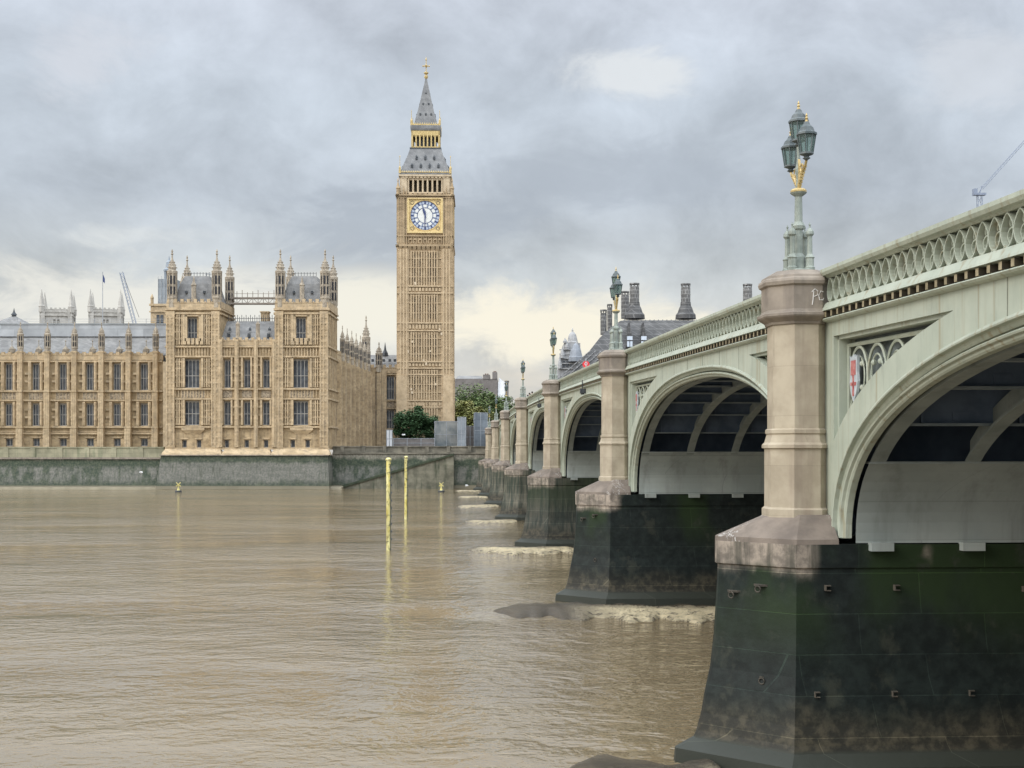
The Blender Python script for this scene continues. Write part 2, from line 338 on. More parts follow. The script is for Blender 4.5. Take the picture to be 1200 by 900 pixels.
# ============================================================ mesh builder
def ident(x, y, z): return (x, y, z)
class MB:
    def __init__(s, T=ident): s.v = []; s.f = []; s.m = []; s.T = T; s.mi = 0
    def add(s, pts, faces):
        b = len(s.v); s.v += [s.T(*p) for p in pts]
        s.f += [[b + i for i in f] for f in faces]; s.m += [s.mi] * len(faces); return s
    def quad(s, a, b, c, d): return s.add([a, b, c, d], [(0, 1, 2, 3)])
    def box(s, x0, x1, y0, y1, z0, z1):
        p = [(x, y, z) for z in (z0, z1) for y in (y0, y1) for x in (x0, x1)]
        return s.add(p, [(0, 2, 3, 1), (4, 5, 7, 6), (0, 1, 5, 4), (2, 6, 7, 3), (0, 4, 6, 2), (1, 3, 7, 5)])
    def loft(s, rings, cap=True, closed=True):
        n = len(rings[0]); pts = [p for r in rings for p in r]; fs = []
        for i in range(len(rings) - 1):
            for j in range(n if closed else n - 1):
                k = (j + 1) % n
                fs.append((i * n + j, i * n + k, (i + 1) * n + k, (i + 1) * n + j))
        if cap:
            fs.append(tuple(range(n))[::-1]); fs.append(tuple((len(rings) - 1) * n + j for j in range(n)))
        return s.add(pts, fs)
    def lathe(s, cx, cy, prof, n=8, rot=None, cap=True):
        rot = math.pi / n if rot is None else rot
        rings = [[(cx + max(r, .002) * math.cos(rot + 2 * math.pi * j / n), cy + max(r, .002) * math.sin(rot + 2 * math.pi * j / n), z) for j in range(n)] for r, z in prof]
        return s.loft(rings, cap)
    def tube(s, path, r, n=6, closed=False):
        P = [Vector(p) for p in path]; rings = []
        m = len(P); rr = r if isinstance(r, (list, tuple)) else [r] * m
        for i in range(m):
            if closed: t = P[(i + 1) % m] - P[i - 1]
            else: t = P[min(i + 1, m - 1)] - P[max(i - 1, 0)]
            t.normalize()
            a = t.cross(Vector((0, 0, 1))) if abs(t.z) < .9 else t.cross(Vector((1, 0, 0)))
            a.normalize(); b = t.cross(a)
            rings.append([tuple(P[i] + rr[i] * (math.cos(2 * math.pi * k / n) * a + math.sin(2 * math.pi * k / n) * b)) for k in range(n)])
        if closed: rings.append(rings[0])
        return s.loft(rings, not closed)
    def sphere(s, c, r, n=8, sz=1.0):
        prof = [(r * math.sin(math.pi * i / 6), c[2] - sz * r * math.cos(math.pi * i / 6)) for i in range(7)]
        return s.lathe(c[0], c[1], prof, n)
    def wall(s, s0, s1, z0, z1, d, ops, depth=.4):
        """sheet at y=d with rectangular openings (a,b,c,e) and their reveals; local y is inwards"""
        ss = sorted({s0, s1, *[o[0] for o in ops], *[o[1] for o in ops]}); zs = sorted({z0, z1, *[o[2] for o in ops], *[o[3] for o in ops]})
        for i in range(len(ss) - 1):
            for j in range(len(zs) - 1):
                a, b, c, e = ss[i], ss[i + 1], zs[j], zs[j + 1]
                mx, mz = (a + b) / 2, (c + e) / 2
                if any(o[0] < mx < o[1] and o[2] < mz < o[3] for o in ops): continue
                s.quad((a, d, c), (b, d, c), (b, d, e), (a, d, e))
        for a, b, c, e in ops:
            D = d + depth
            s.quad((a, d, c), (a, D, c), (b, D, c), (b, d, c)); s.quad((a, d, e), (b, d, e), (b, D, e), (a, D, e))
            s.quad((a, d, c), (a, d, e), (a, D, e), (a, D, c)); s.quad((b, d, c), (b, D, c), (b, D, e), (b, d, e))
        return s
    def build(s, name, mats, parent=None, org=(0, 0, 0), smooth=False):
        me = bpy.data.meshes.new(name)
        o3 = org
        me.from_pydata([(p[0] - o3[0], p[1] - o3[1], p[2] - o3[2]) for p in s.v], [], s.f)
        mats = mats if isinstance(mats, (list, tuple)) else [mats]
        for m in mats: me.materials.append(m)
        if len(mats) > 1: me.polygons.foreach_set('material_index', s.m)
        if smooth: me.polygons.foreach_set('use_smooth', [True] * len(me.polygons))
        me.update()
        return link(name, me, parent)
def link(name, me, parent=None, loc=(0, 0, 0), rz=0.0):
    o = bpy.data.objects.new(name, me); COL.objects.link(o)
    o.parent = parent; o.location = loc; o.rotation_euler = (0, 0, rz)
    return o
def tag(o, label, cat, group=None, kind=None):
    if label: o['label'] = label
    if cat: o['category'] = cat
    if group: o['group'] = group
    if kind: o['kind'] = kind
    return o
def thing(name, label, cat, loc=(0, 0, 0), rz=0.0, group=None):
    o = bpy.data.objects.new(name, None); COL.objects.link(o)
    o.empty_display_size = .5; o.location = loc; o.rotation_euler = (0, 0, rz)
    return tag(o, label, cat, group)
def copy_tree(o, parent=None):
    c = o.copy(); COL.objects.link(c); c.parent = parent
    for ch in list(o.children): copy_tree(ch, c)
    return c
def P(px, py, Y): return ((px - 600) / F * Y, Y, H + (527 - py) / F * Y)
def X(px, Y): return (px - 600) / F * Y
def Z(py, Y): return H + (527 - py) / F * Y

# ============================================================ setting: water, ground
mb = MB(); mb.quad((-5000, -400, 0), (5000, -400, 0), (5000, 400, 0), (-5000, 400, 0))
tag(mb.build('water', WATER), None, None, kind='structure')
GZ = 8.25
mb = MB(); mb.quad((-5000, 262, GZ), (5000, 262, GZ), (5000, 9000, GZ), (-5000, 9000, GZ))
tag(mb.build('ground', GROUND), None, None, kind='structure')
# ============================================================ river walls
YB = 256.0
ox = X(-60, YB)
tw = thing('river_wall', 'weedy grey stone river wall under the palace terrace, along the far water', 'river wall', (X(190, YB), YB, 0))
org = tw.location
mb = MB(); xa, xb = -190.0, X(190, YB)
mb.loft([[(xa, YB + .0, -2), (xb, YB + .0, -2), (xb, YB + 12, -2), (xa, YB + 12, -2)], [(xa, YB + 1.0, Z(538, YB)), (xb, YB + 1.0, Z(538, YB)), (xb, YB + 12, Z(538, YB)), (xa, YB + 12, Z(538, YB))]])
mb.build('retaining_wall', WALLM, tw, org)
mb = MB(); mb.box(xa, xb, YB + .7, YB + 11.9, Z(538, YB) - .02, Z(536, YB)); mb.build('ledge', GRANITED, tw, org)
TERR = M('mossy_terrace_stone', (.24, .225, .15), (.38, .35, .235), .35, .9, .2, stain=(.15, .17, .10), stain_amt=.7, brick=(5.6, 1.2, .7, .04))
mb = MB()
mb.box(xa, xb, YB + 1.2, YB + 1.9, Z(536, YB), Z(525, YB) - .02)
for i in range(14):
    px = 163 - i * 31.7
    mb.box(X(px, YB) - .5, X(px, YB) + .5, YB + 1.05, YB + 2.05, Z(536, YB) + .01, Z(524.6, YB) + .06)
mb.box(xa, xb, YB + 1.95, YB + 11.5, Z(536, YB) + .05, Z(528, YB))
mb.build('parapet', TERR, tw, org)
mb = MB(); mb.box(xa, xb, YB + 1.08, YB + 2.0, Z(525, YB) - .02, Z(523.6, YB)); mb.build('coping', TERR, tw, org)
# rubbish of the footing: a pale mud shelf
mb = MB(); 
mb.loft([[(xa, YB - 1.3, -1), (xb + 36, YB - 1.3, -1), (xb + 36, YB + 2, -1), (xa, YB + 2, -1)], [(xa, YB - .9, .35), (xb + 36, YB - .9, .35), (xb + 36, YB + 2, .6), (xa, YB + 2, .6)]])
mb.build('footing', M('foreshore_silt', (.20, .175, .12), (.27, .235, .165), .4, .7, .3), tw, org)
# wall between the palace corner and the bridge
YC = 259.5
te = thing('embankment_wall', 'tall weedy embankment wall with a sloping stair, between palace corner and bridge', 'river wall', (X(470, YC), YC, 0))
org = te.location
xa, xb = X(386, YB), X(572, YC) + 3
mb = MB()
mb.loft([[(xa, YC, -2), (xb, YC, -2), (xb, YC + 6, -2), (xa, YC + 6, -2)], [(xa, YC + .8, Z(532, YC)), (xb, YC + .8, Z(532, YC)), (xb, YC + 6, Z(532, YC)), (xa, YC + 6, Z(532, YC))]])
mb.build('retaining_wall', WALLM, te, org)
mb = MB(); mb.box(xa, xb, YC + .6, YC + 5.9, Z(532, YC), Z(530.3, YC)); mb.box(xa, xb, YC + 1.6, YC + 2.4, Z(530.3, YC), Z(524, YC)); mb.box(xa, xb, YC + 1.4, YC + 2.55, Z(524, YC), Z(522.8, YC))
for i in range(7): mb.box(X(400 + i * 25, YC) - .35, X(400 + i * 25, YC) + .35, YC + 1.3, YC + 2.5, Z(530, YC), Z(522.4, YC))
mb.build('parapet', M('grimy_parapet_stone', (.12, .11, .085), (.24, .215, .165), .6, .9, .2, brick=(3, .6, .8)), te, org)
mb = MB()        # sloping stair against the wall
a, b = X(402, YC), X(532, YC); z0, z1 = Z(573, YC), Z(533, YC)
mb.loft([[(a, YC - 1.4, -1), (a, YC + .9, -1), (a, YC + .9, z0 + .5), (a, YC - 1.4, z0 + .5)], [(b, YC - 1.4, -1), (b, YC + .9, -1), (b, YC + .9, z1), (b, YC - 1.4, z1)]])
mb.build('stair', M('pale_weedy_masonry', (.11, .105, .075), (.22, .205, .15), .5, .8, .3, stain=(.04, .055, .03), stain_amt=.9, brick=(2, .6, .75)), te, org)
mb = MB()
mb.loft([[(a, YC - 1.7, z0 + .3), (a, YC + .85, z0 + .3), (a, YC + .85, z0 + .75), (a, YC - 1.7, z0 + .75)], [(b, YC - 1.7, z1 - .1), (b, YC + .85, z1 - .1), (b, YC + .85, z1 + .3), (b, YC - 1.7, z1 + .3)]])
mb.build('stair_ledge', M('dark_weed', (.025, .035, .02), (.05, .06, .035), 1, .8), te, org)

# ============================================================ palace
tp = thing('gothic_palace', 'long honey stone Gothic palace with pinnacled turrets and rows of windows beside the river', 'palace', (X(290, YB), YB + 6, 0))
PO = tuple(tp.location)
def wallT(o, th):
    c, s_ = math.cos(th), math.sin(th)
    return lambda x, y, z: (o[0] + x * c - y * s_, o[1] + x * s_ + y * c, z)
_wc = {}
def window(T, o, th, xc, z0, w, h, lights, trans, d, parent=tp, org=PO, bar=.13, head=True, glass=None):
    """a mullioned window: frame mesh with a glass sub-part; local y inwards"""
    key = (round(w, 2), round(h, 2), lights, tuple(round(t, 2) for t in trans), head, glass)
    if key not in _wc:
        m = MB()
        m.box(-w / 2, -w / 2 + bar, 0, .2, 0, h); m.box(w / 2 - bar, w / 2, 0, .2, 0, h)
        m.box(-w / 2 + bar, w / 2 - bar, 0, .2, 0, bar); m.box(-w / 2 + bar, w / 2 - bar, 0, .2, h - bar, h)
        lw = (w - bar) / lights
        for i in range(1, lights): m.box(-w / 2 + bar / 2 + i * lw - bar * .42, -w / 2 + bar / 2 + i * lw + bar * .42, .01, .19, bar, h - bar)
        for t in trans: m.box(-w / 2 + bar, w / 2 - bar, .02, .18, h * t - bar * .5, h * t + bar * .5)
        if head:
            for i in range(lights):
                xa_ = -w / 2 + bar / 2 + i * lw; hh = h - bar
                pts = [(xa_ + lw * .5 - lw * .46 * math.cos(q), .08, hh - .75 + .6 * math.sin(q) ** .8) for q in np.linspace(0.05, math.pi - .05, 7)]
                for k in range(6): m.add([(pts[k][0], .05, pts[k][2]), (pts[k + 1][0], .05, pts[k + 1][2]), (pts[k + 1][0], .05, hh), (pts[k][0], .05, hh)], [(0, 1, 2, 3)])
        f = m.build('window', LEAD); gm = MB().quad((-w / 2 + .02, .13, .02), (w / 2 - .02, .13, .02), (w / 2 - .02, .13, h - .02), (-w / 2 + .02, .13, h - .02))
        gp = gm.build('pane', glass or GLASS)
        _wc[key] = (f.data, gp.data)
        bpy.data.objects.remove(f); bpy.data.objects.remove(gp)
    p = T(xc, d, z0)
    f = link('window', _wc[key][0], parent, (p[0] - org[0], p[1] - org[1], p[2] - org[2]), th)
    link('pane', _wc[key][1], f)
    return f
def turret(m, x, y, z0, zt, r, slits=None):
    """octagonal pinnacle turret with a crocketed ogee cap: z0 base, zt tip"""
    h = zt - z0
    m.lathe(x, y, [(r, z0), (r, z0 + h * .16), (r * 1.12, z0 + h * .17), (r * 1.12, z0 + h * .2), (r * .92, z0 + h * .21), (r * .92, z0 + h * .57), (r * 1.14, z0 + h * .59), (r * 1.17, z0 + h * .63), (r * .8, z0 + h * .65), (r * .86, z0 + h * .69), (r * .62, z0 + h * .75), (r * .34, z0 + h * .8), (r * .17, z0 + h * .85), (r * .14, z0 + h * .9), (r * .3, z0 + h * .915), (r * .12, z0 + h * .935), (r * .22, z0 + h * .96), (.02, zt)])
    if slits:
        m.mi = 1
        for k in range(8):
            a = 2 * math.pi * k / 8; c, s_ = math.cos(a), math.sin(a); rr = r * .92 * math.cos(math.pi / 8) + .03; q = r * .22
            for za, zb in slits:
                A, B = z0 + h * za, z0 + h * zb
                m.quad((x + rr * c + q * s_, y + rr * s_ - q * c, A), (x + rr * c - q * s_, y + rr * s_ + q * c, A), (x + rr * c - q * s_, y + rr * s_ + q * c, B), (x + rr * c + q * s_, y + rr * s_ - q * c, B))
        m.mi = 0
        for k in range(8):
            a = 2 * math.pi * k / 8 + math.pi / 8; m.box(x + r * math.cos(a) - r * .1, x + r * math.cos(a) + r * .1, y + r * math.sin(a) - r * .1, y + r * math.sin(a) + r * .1, z0 + h * .2, z0 + h * .62)
            for q in range(3):
                rq = r * (.98 - q * .22); m.sphere((x + rq * math.cos(a), y + rq * math.sin(a), z0 + h * (.69 + q * .045)), r * .13, 4)
_tc = {}
def turret_part(x, y, z0, zt, r, name='turret', parent=tp, org=PO, slits=((.24, .37), (.41, .55))):
    key = (round(zt - z0, 2), round(r, 2), slits)
    if key not in _tc:
        m = MB(); turret(m, 0, 0, 0, zt - z0, r, slits); o = m.build(name, [TURR, GLASSD]); _tc[key] = o.data; bpy.data.objects.remove(o)
    return link(name, _tc[key], parent, (x - org[0], y - org[1], z0 - org[2]))
def parapet(m, s0, s1, d0, d1, z0, z1, step=1.4):
    m.box(s0, s1, d0, d1, z0, z0 + (z1 - z0) * .6)
    n = max(1, int((s1 - s0) / step)); w = (s1 - s0) / n
    for i in range(n):
        m.box(s0 + i * w + w * .06, s0 + i * w + w * .56, d0 + .02, d1 - .02, z0 + (z1 - z0) * .6, z1)
        m.sphere((s0 + i * w + w * .78, (d0 + d1) / 2, z0 + (z1 - z0) * .66), .16, 4)
    m.box(s0, s1, d0 - .12, d1 + .1, z0 - .16, z0)
    m.box(s0, s1, d0 - .07, d1 + .05, z0 + (z1 - z0) * .53, z0 + (z1 - z0) * .6 + .004)
def ribs(m, s0, s1, z0, z1, d, step=.55, w=.13, p=.1):
    n = max(1, round((s1 - s0) / step)); st = (s1 - s0) / n
    for i in range(n + 1):
        s_ = s0 + i * st; m.box(s_ - w / 2, s_ + w / 2, d - p, d + .02, z0, z1)
def string(m, s0, s1, d, z, h=.3, p=.5): 
    m.box(s0, s1, d - p, d + .05, z - h / 2, z + h / 2); m.box(s0, s1, d - p * .5, d + .04, z - h * .9, z - h / 2)

def one(T, name, mt_, fn):
    q = MB(T); fn(q); return q.build(name, mt_, tp, PO)
# --- river wing (left)
YW = 266.0
oW = (X(191, YW), YW); TW = wallT(oW, 0)
def zW(y): return Z(y, YW)
bay = 31.65 / F * YW
NB = 8
s_end = -NB * bay
mw = MB(TW); mt = MB(TW); mc = MB(TW)
ops = []
for i in range(NB):
    c = (169 - 191) / F * YW - i * bay
    w2 = 1.02 * 1.02
    ops += [(c - .88, c + .88, zW(457.3), zW(425.5)), (c - .88, c + .88, zW(499), zW(472.5)), (c - .72, c + .72, zW(523), zW(514))]
    for (y0, y1, li, tr, wd_) in ((457.3, 425.5, 3, (.45,), 1.76), (499, 472.5, 3, (.49,), 1.76), (523, 514, 2, (), 1.44)):
        window(TW, oW, 0, c, zW(y0), wd_, zW(y1) - zW(y0), li, tr, .5, head=y0 < 500)
    # panelled jambs, heads, carved panel between floors
    for sx in (-1, 1):
        mt.box(c + sx * 1.2 - .28, c + sx * 1.2 + .28, -.55, .02, zW(499), zW(471)); mt.box(c + sx * 1.2 - .28, c + sx * 1.2 + .28, -.55, .02, zW(457.5), zW(424)); mt.box(c + sx * 1.2 - .07, c + sx * 1.2 + .07, -.66, -.54, zW(498), zW(472)); mt.box(c + sx * 1.2 - .07, c + sx * 1.2 + .07, -.66, -.54, zW(456), zW(425))
        for yy in (438, 447, 480, 489): mt.box(c + sx * 1.85 - .4, c + sx * 1.85 + .4, -.36, .02, zW(yy) - .22, zW(yy) + .22)
    one(TW, 'carved_panel', STONE3, lambda q: q.box(c - 1.5, c + 1.5, -.14, .02, zW(468), zW(459.5)))
    for k in range(5):
        mt.box(c - 1.5 + k * .75 - .05, c - 1.5 + k * .75 + .05, -.2, -.13, zW(468), zW(459.5))
    mt.box(c - 1.1, c + 1.1, -.2, .02, zW(513), zW(512)); mt.box(c - 2.2, c + 2.2, -.12, .02, zW(506.5), zW(505.5))
    # small dormer with a vane over each bay on the roof edge
    one(TW, 'roof_crest', TURR, lambda q: (q.lathe(c, 1.5, [(.55, zW(413)), (.6, zW(408.5)), (.35, zW(406.5)), (.09, zW(405)), (.05, zW(400)), (.16, zW(399)), (.02, zW(397.5))], 6), q.loft([[(c - .3 + .9, 1.4, zW(411)), (c + .9, 1.4, zW(408.5)), (c + .9, 1.6, zW(408.5)), (c - .3 + .9, 1.6, zW(411))], [(c - .8, 1.4, zW(412)), (c - .5, 1.4, zW(408)), (c - .5, 1.6, zW(408)), (c - .8, 1.6, zW(412))]])))
mw.wall(s_end, 0, zW(527), zW(414), 0, ops, .7)
mw.build('facade', STONE, tp, PO)
for y in (423.5, 458.4, 469.2, 500.5, 508): one(TW, 'string_course', STONE2, lambda q: string(q, s_end, 0, 0, zW(y)))
one(TW, 'parapet', STONE2, lambda q: parapet(q, s_end, 0, -.15, .3, zW(421), zW(412.5)))
one(TW, 'plinth', STONE2, lambda q: q.box(s_end, 0, -.4, .02, zW(527), zW(524.5)))
mt.build('window_surround', STONE2, tp, PO)
for i in range(NB + 1):
    c = (183.3 - 191) / F * YW - i * bay; mt = MB(TW)
    for z0, z1, hw, p in ((527, 500, .62, 1.5), (500, 458, .55, 1.3), (458, 412, .48, 1.1)):
        mt.box(c - hw, c + hw, -p, .03, zW(z0), zW(z1)); mt.box(c - hw * .5, c - hw * .3, -p - .06, -p, zW(z0) + .3, zW(z1) - .4); mt.box(c + hw * .3, c + hw * .5, -p - .06, -p, zW(z0) + .3, zW(z1) - .4)
        mt.box(c - hw - .1, c + hw + .1, -p - .12, .02, zW(z1) - .3, zW(z1))
    mt.build('buttress', STONE2, tp, PO)
    pp = TW(c, -.5, 0); turret_part(pp[0], pp[1], zW(415), zW(377.5), .58, 'pinnacle')
mr = MB(TW); zr0, zr1 = zW(416), Z(388, YW + 9)
mr.add([(s_end, .9, zr0), (6, .9, zr0), (6, 9, zr1), (s_end, 9, zr1), (s_end, 20, zr0), (6, 20, zr0)], [(0, 1, 2, 3), (3, 2, 5, 4)])
mr.build('roof', SLATE, tp, PO)
# temporary roof over the river wing
mr = MB(TW); z9 = Z(381.2, YW + 8)
mr.box(s_end, 3, 6.5, 20, z9, z9 + .28); MB(TW).box(s_end, 3, 6.62, 6.74, zW(391), z9 - .02).build('roof_sheeting', M('pale_sheeting', (.30, .31, .315), (.44, .45, .455), .25, .6, .1, brick=(5.5, 2.4, .75, .08)), tp, PO); TRM = M('temporary_roof_sheet', (.20, .21, .21), (.28, .29, .29), .3, .6); troof = mr.build('temporary_roof', TRM, tp, PO); mr = MB(TW)
for i in range(16):
    s_ = -i * 5.5; MB(TW).box(s_ - .08, s_ + .08, 6.8, 6.96, zr1 - 3, z9).build('roof_prop', STEEL, troof, PO); mr.box(s_ - .04, s_ + .04, 7, 7.08, z9 + .28, z9 + 1.3)
mr.box(s_end, 3, 7, 7.05, z9 + 1.2, z9 + 1.26); mr.box(s_end, 3, 7, 7.05, z9 + .75, z9 + .8)
mr.build('roof_railing', STEEL, troof, PO)

# --- corner pavilion
oP = (0.0, YB); TP = wallT(oP, 0)
def zP(y): return Z(y, YB)
def sP(px): return X(px, YB)
DP = 12.7
sL0, sL1, sR0, sR1 = sP(195.5), sP(258), sP(322.5), sP(385)
mw = MB(TP); mt = MB(TP); mc = MB(TP); ops = []
def win(px, y0, y1, w, li, tr, head=True):
    c = sP(px); ops.append((c - w / 2, c + w / 2, zP(y0), zP(y1))); window(TP, oP, 0, c, zP(y0), w, zP(y1) - zP(y0), li, tr, .55, head=head)
for px in (224.5, 352): 
    win(px, 498.3, 469.5, 3.1, 4, (.47,)); win(px, 454.5, 420.5, 3.1, 4, (.42,)); win(px + .5, 402, 371.5, 2.0, 3, (.4,))
for px in (266.5, 289.5, 312): 
    win(px, 498.3, 470, 1.45, 2, (.47,)); win(px + .3, 454.5, 421, 1.45, 2, (.45,))
for px in (216, 233, 265.5, 289, 311.7, 343, 360.5): win(px, 524.5, 515.5, .9, 1, (), False)
mw.wall(sL0, sR1, zP(527), zP(406), 0, [o for o in ops if o[3] < zP(406)], .75)
for a_, b_ in ((sL0, sL1), (sR0, sR1)):
    mw.wall(a_, b_, zP(406), zP(356), 0, [o for o in ops if o[3] > zP(406) and a_ < o[0] < b_], .75)
    mw.quad((b_, 0, zP(406)), (b_, DP, zP(406)), (b_, DP, zP(356)), (b_, 0, zP(356)))
    mw.quad((a_, 0, zP(406)), (a_, DP, zP(406)), (a_, DP, zP(356)), (a_, 0, zP(356)))
    mw.quad((a_, DP, zP(406)), (b_, DP, zP(406)), (b_, DP, zP(356)), (a_, DP, zP(356)))
mw.quad((sR1, 0, zP(527)), (sR1, DP, zP(527)), (sR1, DP, zP(406)), (sR1, 0, zP(406)))
mw.quad((sL0, 0, zP(527)), (sL0, DP, zP(527)), (sL0, DP, zP(406)), (sL0, 0, zP(406)))
mw.build('facade', STONE, tp, PO)
for y in (362.5, 367.3, 406.3, 418, 455.8, 467.5, 500.3):       # string courses, returned along the north flank
    if y > 400: one(TP, 'string_course', STONE2, lambda q: (string(q, sL0 - .25, sR1 + .25, 0, zP(y)), q.box(sR1 - .02, sR1 + .3, .0, DP, zP(y) - .16, zP(y) + .16)))
    else:
        for a_, b_ in ((sL0, sL1), (sR0, sR1)): one(TP, 'cornice', STONE2, lambda q: (string(q, a_ - .25, b_ + .25, 0, zP(y), .35, .45), q.box(b_ - .02, b_ + .3, .0, DP, zP(y) - .16, zP(y) + .16)))
for k in range(5):
    mt.box(sR1 - .02, sR1 + .18, 1.5 + k * 2.3, 1.9 + k * 2.3, zP(524), zP(368)); 
mt.box(sL0 - .2, sR1 + .2, -.5, .02, zP(527), zP(524.5))
# tower corner piers and blind panelling
for a_, b_ in ((sL0, sL1), (sR0, sR1)):
    for c in (a_ + .85, b_ - .85):
        mt, keep = MB(TP), mt
        mt.box(c - .85, c + .85, -.6, .02, zP(524.5), zP(365))
        for q in (-.68, 0, .68): mt.box(c + q - .12, c + q + .12, -.74, -.59, zP(522), zP(369))
        for yy in range(372, 520, 7): mt.box(c - .88, c + .88, -.70, -.59, zP(yy) - .14, zP(yy) + .14)
        mt.build('corner_pier', STONE2, tp, PO); mt = keep
    cc = (a_ + b_) / 2
    for (y0, y1) in ((404, 369), (454, 420), (498, 469)):
        for sx in (-1, 1):
            mt.box(cc + sx * 1.85 - .22, cc + sx * 1.85 + .22, -.55, .02, zP(y0), zP(y1)); mt.box(cc + sx * 2.75 - .14, cc + sx * 2.75 + .14, -.4, .02, zP(y0), zP(y1)); mt.box(cc + sx * 3.2 - .12, cc + sx * 3.2 + .12, -.4, .02, zP(y0), zP(y1)); mt.box(cc + sx * 2.3 - .1, cc + sx * 2.3 + .1, -.3, .02, zP(y0), zP(y1))
            for yy in np.arange(y1 + 4, y0, 8): mt.box(cc + sx * 2.9 - .85, cc + sx * 2.9 + .85, -.25, .02, zP(yy) - .15, zP(yy) + .15)
    ribs(mt, a_ + 1.8, b_ - 1.8, zP(417), zP(407.5), 0, .6, .22, .24); ribs(mt, a_ + 1.8, b_ - 1.8, zP(466), zP(457), 0, .6, .18, .2)
    one(TP, 'carved_panel', STONE3, lambda q: q.box(cc - 2.3, cc + 2.3, -.1, .01, zP(466.5), zP(456.8)))
    # oriel sill corbel of the top window
    for k in range(5): mt.box(cc - 1.7 + k * .85 - .3, cc - 1.7 + k * .85 + .3, -.7 + .1 * abs(k - 2), .02, zP(404), zP(396.5))
    for sx in (-1, 1): mt.box(cc + sx * 1.45 - .3, cc + sx * 1.45 + .3, -.5, .02, zP(400), zP(370)); one(TP, 'carved_panel', STONE3, lambda q: q.box(cc + sx * 1.95 - .2, cc + sx * 1.95 + .2, -.3, .01, zP(400), zP(370)))
    mt.box(cc - 1.9, cc + 1.9, -.5, .02, zP(371), zP(369.5))
    one(TP, 'parapet', STONE2, lambda q: parapet(q, a_, b_, -.3, .1, zP(360.5), zP(350.5), 1.25))
    # the bowed base under the bay window
    mt.loft([[(cc - 1.2, -.02, zP(509)), (cc + 1.2, -.02, zP(509)), (cc + 1.2, .02, zP(509)), (cc - 1.2, .02, zP(509))], [(cc - 2.3, -.5, zP(504)), (cc + 2.3, -.5, zP(504)), (cc + 2.3, .02, zP(504)), (cc - 2.3, .02, zP(504))], [(cc - 2.3, -.5, zP(501.5)), (cc + 2.3, -.5, zP(501.5)), (cc + 2.3, .02, zP(501.5)), (cc - 2.3, .02, zP(501.5))]])
    for yy in np.arange(350.5, 362, 3.0):      # north flank of parapet
        pass
    mt.box(b_ - .3, b_ + .12, .1, DP, zP(360.5), zP(353)); mt.box(a_ - .1, a_ + .3, .1, DP, zP(360.5), zP(353)); mt.box(a_, b_, DP - .3, DP, zP(360.5), zP(353))
# middle section
for px in (259, 278, 300.5, 321.5):
    c = sP(px); one(TP, 'buttress', STONE2, lambda q: (q.box(c - .38, c + .38, -.8, .02, zP(524), zP(398)), q.box(c - .12, c + .12, -.95, -.79, zP(522), zP(400))))
for px in (266.5, 289.5, 312):
    c = sP(px)
    for sx in (-1, 1):
        mt.box(c + sx * .93 - .17, c + sx * .93 + .17, -.5, .02, zP(498), zP(469)); mt.box(c + sx * .93 - .17, c + sx * .93 + .17, -.5, .02, zP(454), zP(419))
        [mt.box(c + sx * 1.35 - .3, c + sx * 1.35 + .3, -.3, .02, zP(yy) - .18, zP(yy) + .18) for yy in (428, 437, 446, 477, 486)]
    one(TP, 'carved_panel', STONE3, lambda q: q.box(c - .95, c + .95, -.12, .01, zP(466), zP(457))); ribs(mt, c - 1.2, c + 1.2, zP(417.3), zP(407), 0, .55, .2, .24)
    mt.box(c - .7, c + .7, -.2, .01, zP(514.8), zP(513.8))
one(TP, 'parapet', STONE2, lambda q: parapet(q, sL1, sR0, -.15, .25, zP(404), zP(395.5), 1.15))
for px in (216, 233, 343, 360.5): c = sP(px); mt.box(c - .75, c + .75, -.22, .01, zP(514.8), zP(513.6))
# battered plinth over the river wall
for a_, b_ in ((sL0 - .7, sL1 + .6), (sR0 - .6, sR1 + .5), (sL1 + .6, sR0 - .6)):
    pr = .9 if b_ - a_ < 13 else .55
    mt, keep = MB(TP), mt
    mt.loft([[(a_, -pr - .7, zP(533)), (b_, -pr - .7, zP(533)), (b_, .5, zP(533)), (a_, .5, zP(533))], [(a_ + .1, -pr - .5, zP(530.5)), (b_ - .1, -pr - .5, zP(530.5)), (b_ - .1, .5, zP(530.5)), (a_ + .1, .5, zP(530.5))], [(a_ + .5, -.45, zP(526)), (b_ - .5, -.45, zP(526)), (b_ - .5, .5, zP(526)), (a_ + .5, .5, zP(526))]]); mt.build('battered_plinth', STONE2, tp, PO); mt = keep
mt.build('window_surround', STONE2, tp, PO)
# drain pipe in the corner
MB(TW).box(-1.15, -.9, -.3, -.05, zW(524), zW(414)).build('drain_pipe', DARKIRON, tp, PO)
